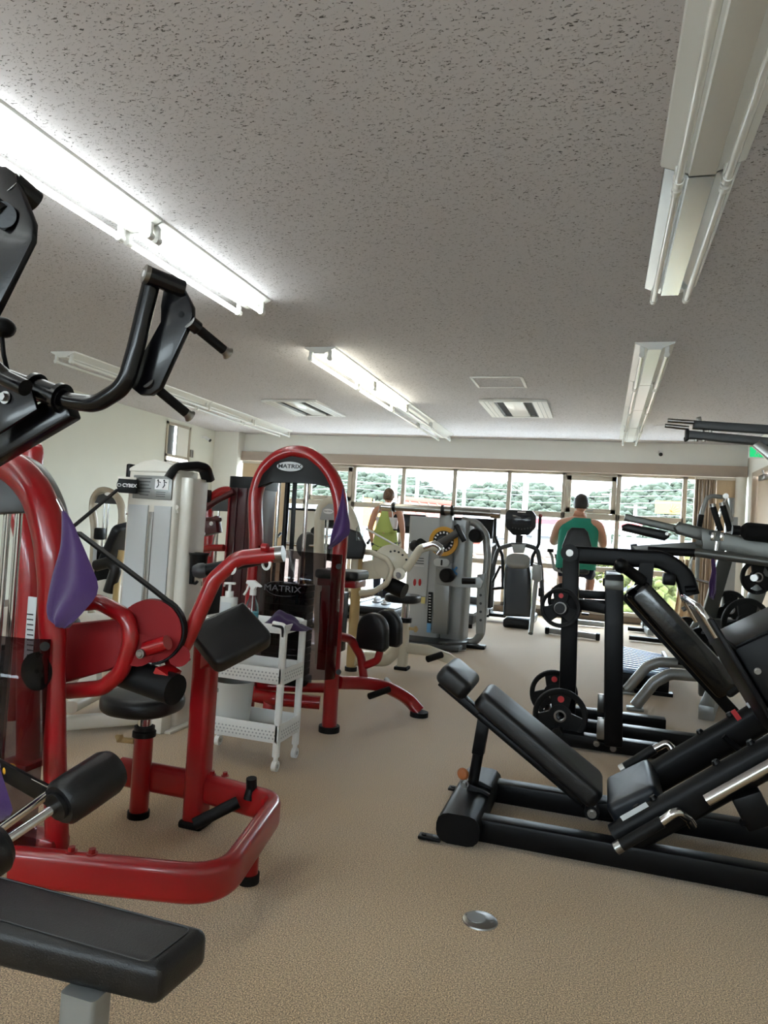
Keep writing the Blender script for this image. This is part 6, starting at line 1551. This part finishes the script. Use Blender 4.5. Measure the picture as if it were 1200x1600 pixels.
def torso(name, rings, mat_, parent, n=28):
    """clothing shell: rings = (cx, cy, z, rx, ry)"""
    b = B(); R = []
    for cx, cy, z, rx, ry in rings:
        R.append([b.bm.verts.new(V((cx+rx*math.copysign(abs(math.cos(a))**.8, math.cos(a)), cy+ry*math.copysign(abs(math.sin(a))**.9, math.sin(a)), z))) for a in [2*PI*k/n for k in range(n)]])
    for a, c in zip(R[:-1], R[1:]):
        for j in range(n): b.bm.faces.new((a[j], a[(j+1) % n], c[(j+1) % n], c[j]))
    o = part(name, b, mat_, parent, sharp=180)
    s = o.modifiers.new('s', 'SUBSURF'); s.levels = s.render_levels = 1
    o.modifiers.new('t', 'SOLIDIFY').thickness = .006
    return o
def head(parent, c, h, hair, bun=False, yaw=0.0):
    """faces +y (the windows); h = head height, c = chin-to-crown centre"""
    c = V(c); R = Matrix.Rotation(yaw, 3, 'Z'); b = B()
    g = bmesh.ops.create_uvsphere(b.bm, u_segments=24, v_segments=16, radius=1)
    for v in g['verts']:
        x, y, z = v.co
        jaw = 1-.28*max(0, -z)**1.3
        x *= h*.345*jaw; yy = y*h*.42*(1-.12*max(0, -z)); 
        if y > .3 and -.25 < z < .12 and abs(v.co.x) < .16: yy += h*.055*(1-abs(v.co.x)/.16)
        v.co = c+R @ V((x, yy, z*h*.5))
    for s in (-1, 1): b.sph(c+R @ V((s*h*.35, -.01, -h*.03)), h*.1, (.4, .75, 1.1), n=10)
    hd = part('head', b, M['skin'], parent, sharp=180)
    for s in (-1, 1):
        e = part('eye', B().sph(c+R @ V((s*h*.14, h*.37, h*.03)), h*.045, n=10), M['white_ink'], hd)
    part('mouth', B().sph(c+R @ V((0, h*.345, -h*.26)), h*.07, (1, .3, .25), n=10), mat('lips_'+parent.name, srgb(160, 96, 90), .5), hd)
    b = B(); g = bmesh.ops.create_uvsphere(b.bm, u_segments=26, v_segments=18, radius=1)
    kill = []
    for v in g['verts']:
        x, y, z = v.co
        if (y > .45 and z < .45) or z < -.52 or (abs(x) > .8 and z < -.12 and y > -.2): kill.append(v)
        k = 1+.02*math.sin(17*x+9*z)
        v.co = c+R @ V((x*h*.385*k, y*h*.455*k-.004, z*h*.525*k+h*.012))
    bmesh.ops.delete(b.bm, geom=kill, context='VERTS')
    o = part('hair', b, hair, parent, sharp=180); o.modifiers.new('t', 'SOLIDIFY').thickness = .012
    if bun: part('hair_bun', B().sph(c+V((.01, -h*.46, h*.08)), h*.17, (1, .8, 1)), hair, parent)
def finger_hand(joints, edges, wrist, pi, d, side, curl, k=1.0):
    """palm with four fingers and a thumb, appended as short chains"""
    d = V(d).normalized(); side = V(side).normalized(); curl = V(curl).normalized()
    palm = V(wrist)+d*.07*k; joints.append((palm, .026*k, .016*k)); p = len(joints)-1; edges.append((pi, p))
    for q, (o, L) in enumerate(((-.028, .062), (-.010, .072), (.009, .068), (.026, .054))):
        a = palm+side*o*k+d*.026*k; m1 = a+(d*.75+curl*.45).normalized()*L*.5*k; m2 = m1+(d*.25+curl*.9).normalized()*L*.5*k
        n = len(joints); joints.extend([(a, .0095*k), (m1, .0085*k), (m2, .0075*k)]); edges.extend([(p, n), (n, n+1), (n+1, n+2)])
    a = V(wrist)+d*.035*k-side*.028*k; m1 = a-side*.02*k+d*.025*k+curl*.012*k; m2 = m1+d*.022*k+curl*.02*k
    n = len(joints); joints.extend([(a, .012*k), (m1, .0105*k), (m2, .008*k)]); edges.extend([(pi, n), (n, n+1), (n+1, n+2)])
# standing woman on the treadmill
xw, yw, zf = wx, 9.42, .193
hw_ = aY(608, 763, yw); topz = hw_.z
pw = thing('person', 'person in lime racerback tank and dark tights standing on a treadmill, back turned', 'person', (xw, yw, zf))
S = (topz-zf)/1.62; xh = hw_.x
Lz = lambda z: zf+z*S
xs_ = lambda z: xw+(xh-xw)*min(1, z/1.5)
J = []; E_ = []
def add(p, r, r2=None, to=None):
    J.append((V(p), r, r2 if r2 else r)); i = len(J)-1
    if to is not None: E_.append((to, i))
    return i
pel = add((xs_(.88), yw, Lz(.88)), .15, .105)
wai = add((xs_(1.04), yw, Lz(1.04)), .125, .09, pel)
che = add((xs_(1.22), yw, Lz(1.22)), .14, .10, wai)
shc = add((xs_(1.33), yw-.005, Lz(1.33)), .115, .075, che)
nk = add((xs_(1.40), yw, Lz(1.40)), .052, .052, shc)
nk2 = add((xs_(1.46), yw+.01, Lz(1.46)), .048, .048, nk)
for s in (-1, 1):
    sh = add((xs_(1.3)+s*.17, yw, Lz(1.315)), .058, .056, shc)
    el = add((xs_(1.1)+s*.235, yw-.01, Lz(1.05)), .042, .042, sh)
    wr = add((xs_(.9)+s*.225, yw+.10, Lz(.86)), .026, .026, el)
    finger_hand(J, E_, J[wr][0], wr, (0, .25, -1), (s*.2, .9, .2), (-s*.6, .5, 0))
body = skin_body('body', J, E_, M['skin'], pw)
J = []; E_ = []
pel = add((xs_(.86), yw, Lz(.90)), .16, .12)
for s, dy in ((-1, .06), (1, -.1)):
    h_ = add((xw+s*.085, yw, Lz(.80)), .098, .098, pel)
    k_ = add((xw+s*.09, yw+dy*.6+.02, Lz(.46)), .062, .062, h_)
    c_ = add((xw+s*.09, yw+dy*.8-.03, Lz(.32)), .056, .058, k_)
    a_ = add((xw+s*.09, yw+dy-.03, Lz(.1)), .036, .04, c_)
part_t = skin_body('tights', J, E_, M['navy'], pw)
for s, dy in ((-1, .06), (1, -.1)):
    p = V((xw+s*.09, yw+dy, zf))
    sh_ = part('shoe', B().sph(p+V((0, .04, .04)), .05, (.9, 2.3, .8), n=14).box(p+V((0, .04, .012)), (.085, .24, .022), bev=.01), M['whitecloth'], pw, sharp=60)
torso('tank_top', [(xs_(.72), yw, Lz(.74), .185, .145), (xs_(.82), yw, Lz(.84), .18, .14), (xs_(.95), yw, Lz(.98), .155, .118), (xs_(1.02), yw, Lz(1.03), .15, .114)], M['lime'], pw)
torso('white_bra', [(xs_(1.08), yw, Lz(1.05), .15, .114), (xs_(1.15), yw, Lz(1.13), .155, .12), (xs_(1.2), yw, Lz(1.21), .155, .118)], M['whitecloth'], pw)
# racer back panel and straps following the back
b = B()
def rbk(u, v):
    z = .99+.375*v; hwid = (.115*(1-v)**1.5+.034); x = xs_(z)+(u-.5)*2*hwid
    return (x, yw-(.134-.05*max(0, v-.6)*1.0)*math.sqrt(max(.25, 1-((u-.5)*2*hwid/.19)**2))+.02*max(0, v-.75), Lz(z))
b.grid(rbk, 10, 10); o = part('racer_back', b, M['lime'], pw, sharp=180); o.modifiers.new('t', 'SOLIDIFY').thickness = .006
for s in (-1, 1): part('strap', B().sweep(smooth_path([(xs_(1.2)+s*.115, yw-.112, Lz(1.19)), (xs_(1.3)+s*.098, yw-.095, Lz(1.3)), (xs_(1.35)+s*.085, yw-.06, Lz(1.365)), (xs_(1.35)+s*.085, yw, Lz(1.385))], 5), round_rect(.016, .005, .002, 1)), M['whitecloth'], pw)
head(pw, (xh, yw+.02, topz-.108), .215, M['brownhair'], bun=True)
# seated man on the bike
ym = YBk+.12; xm = aY(901, 850, ym).x; zt_m = aY(908, 772, ym).z; xhm = aY(908, 785, ym).x
pm = thing('person', 'person in a turquoise sleeveless shirt seated on the exercise bike, back turned', 'person', (xm, ym, .87))
zh = .87; Sm = (zt_m-zh)/.93
Mz = lambda z: zh+z*Sm
mx = lambda z: xm+(xhm-xm)*min(1, z/.75)
J = []; E_ = []
pel = add((mx(.08), ym, Mz(.10)), .21, .16)
wai = add((mx(.25), ym, Mz(.26)), .215, .16, pel)
che = add((mx(.42), ym+.01, Mz(.44)), .225, .15, wai)
shc = add((mx(.55), ym+.01, Mz(.57)), .17, .11, che)
nk = add((mx(.63), ym+.02, Mz(.64)), .07, .07, shc)
nk2 = add((mx(.7), ym+.04, Mz(.72)), .064, .066, nk)
for s in (-1, 1):
    sh = add((mx(.55)+s*.25, ym+.01, Mz(.545)), .088, .084, shc)
    el = add((mx(.3)+s*.33, ym+.14, Mz(.30)), .066, .056, sh)
    wr = add((mx(.3)+s*.24, ym+.42, Mz(.33)), .036, .036, el)
    finger_hand(J, E_, J[wr][0], wr, (0, 1, -.05), (0, .0, 1), (-s*.9, .2, -.2), 1.1)
skin_body('body', J, E_, M['skin'], pm)
J = []; E_ = []
pel = add((mx(.05), ym+.0, Mz(.06)), .19, .15)
for s, kz, ay in ((-1, .10, .62), (1, -.02, .52)):
    h_ = add((xm+s*.1, ym+.08, Mz(.02)), .115, .11, pel)
    k_ = add((xm+s*.2, ym+.46, Mz(kz-.10)), .085, .085, h_)
skin_body('shorts', J, E_, M['navy'], pm)
J = []; E_ = []
for s, kz, ay in ((-1, .10, .62), (1, -.02, .48)):
    a0 = add((xm+s*.2, ym+.44, Mz(kz-.1)), .066)
    a1 = add((xm+s*.19, ym+.46, Mz(kz-.25)), .062, None, a0)
    a2 = add((xm+s*.17, ym+.42, Mz(kz-.46)), .042, None, a1)
    if s < 0: jl, el_ = J[:], E_[:]; J = []; E_ = []
skin_body('lower_leg', jl, el_, M['skin'], pm); skin_body('lower_leg', J, E_, M['skin'], pm)
for s, kz in ((-1, .10), (1, -.02)):
    p = V((xm+s*.17, ym+.45, Mz(kz-.5)))
    part('shoe', B().sph(p+V((0, .04, -.0)), .055, (.95, 2.4, .85), n=14), M['whitecloth'], pm, sharp=60)
torso('sleeveless_shirt', [(mx(0), ym, Mz(-.02), 0.263, 0.198), (mx(.1), ym, Mz(.10), 0.263, 0.198), (mx(.25), ym, Mz(.25), 0.257, 0.189), (mx(.38), ym, Mz(.38), 0.260, 0.185), (mx(.46), ym+.005, Mz(.47), 0.260, 0.176), (mx(.52), ym+.01, Mz(.535), 0.248, 0.154), (mx(.575), ym+.01, Mz(.59), 0.199, 0.127), (mx(.61), ym+.015, Mz(.625), 0.135, 0.105)], M['green'], pm)
head(pm, (mx(.8), ym+.05, zt_m-.13), .262, M['hair'])
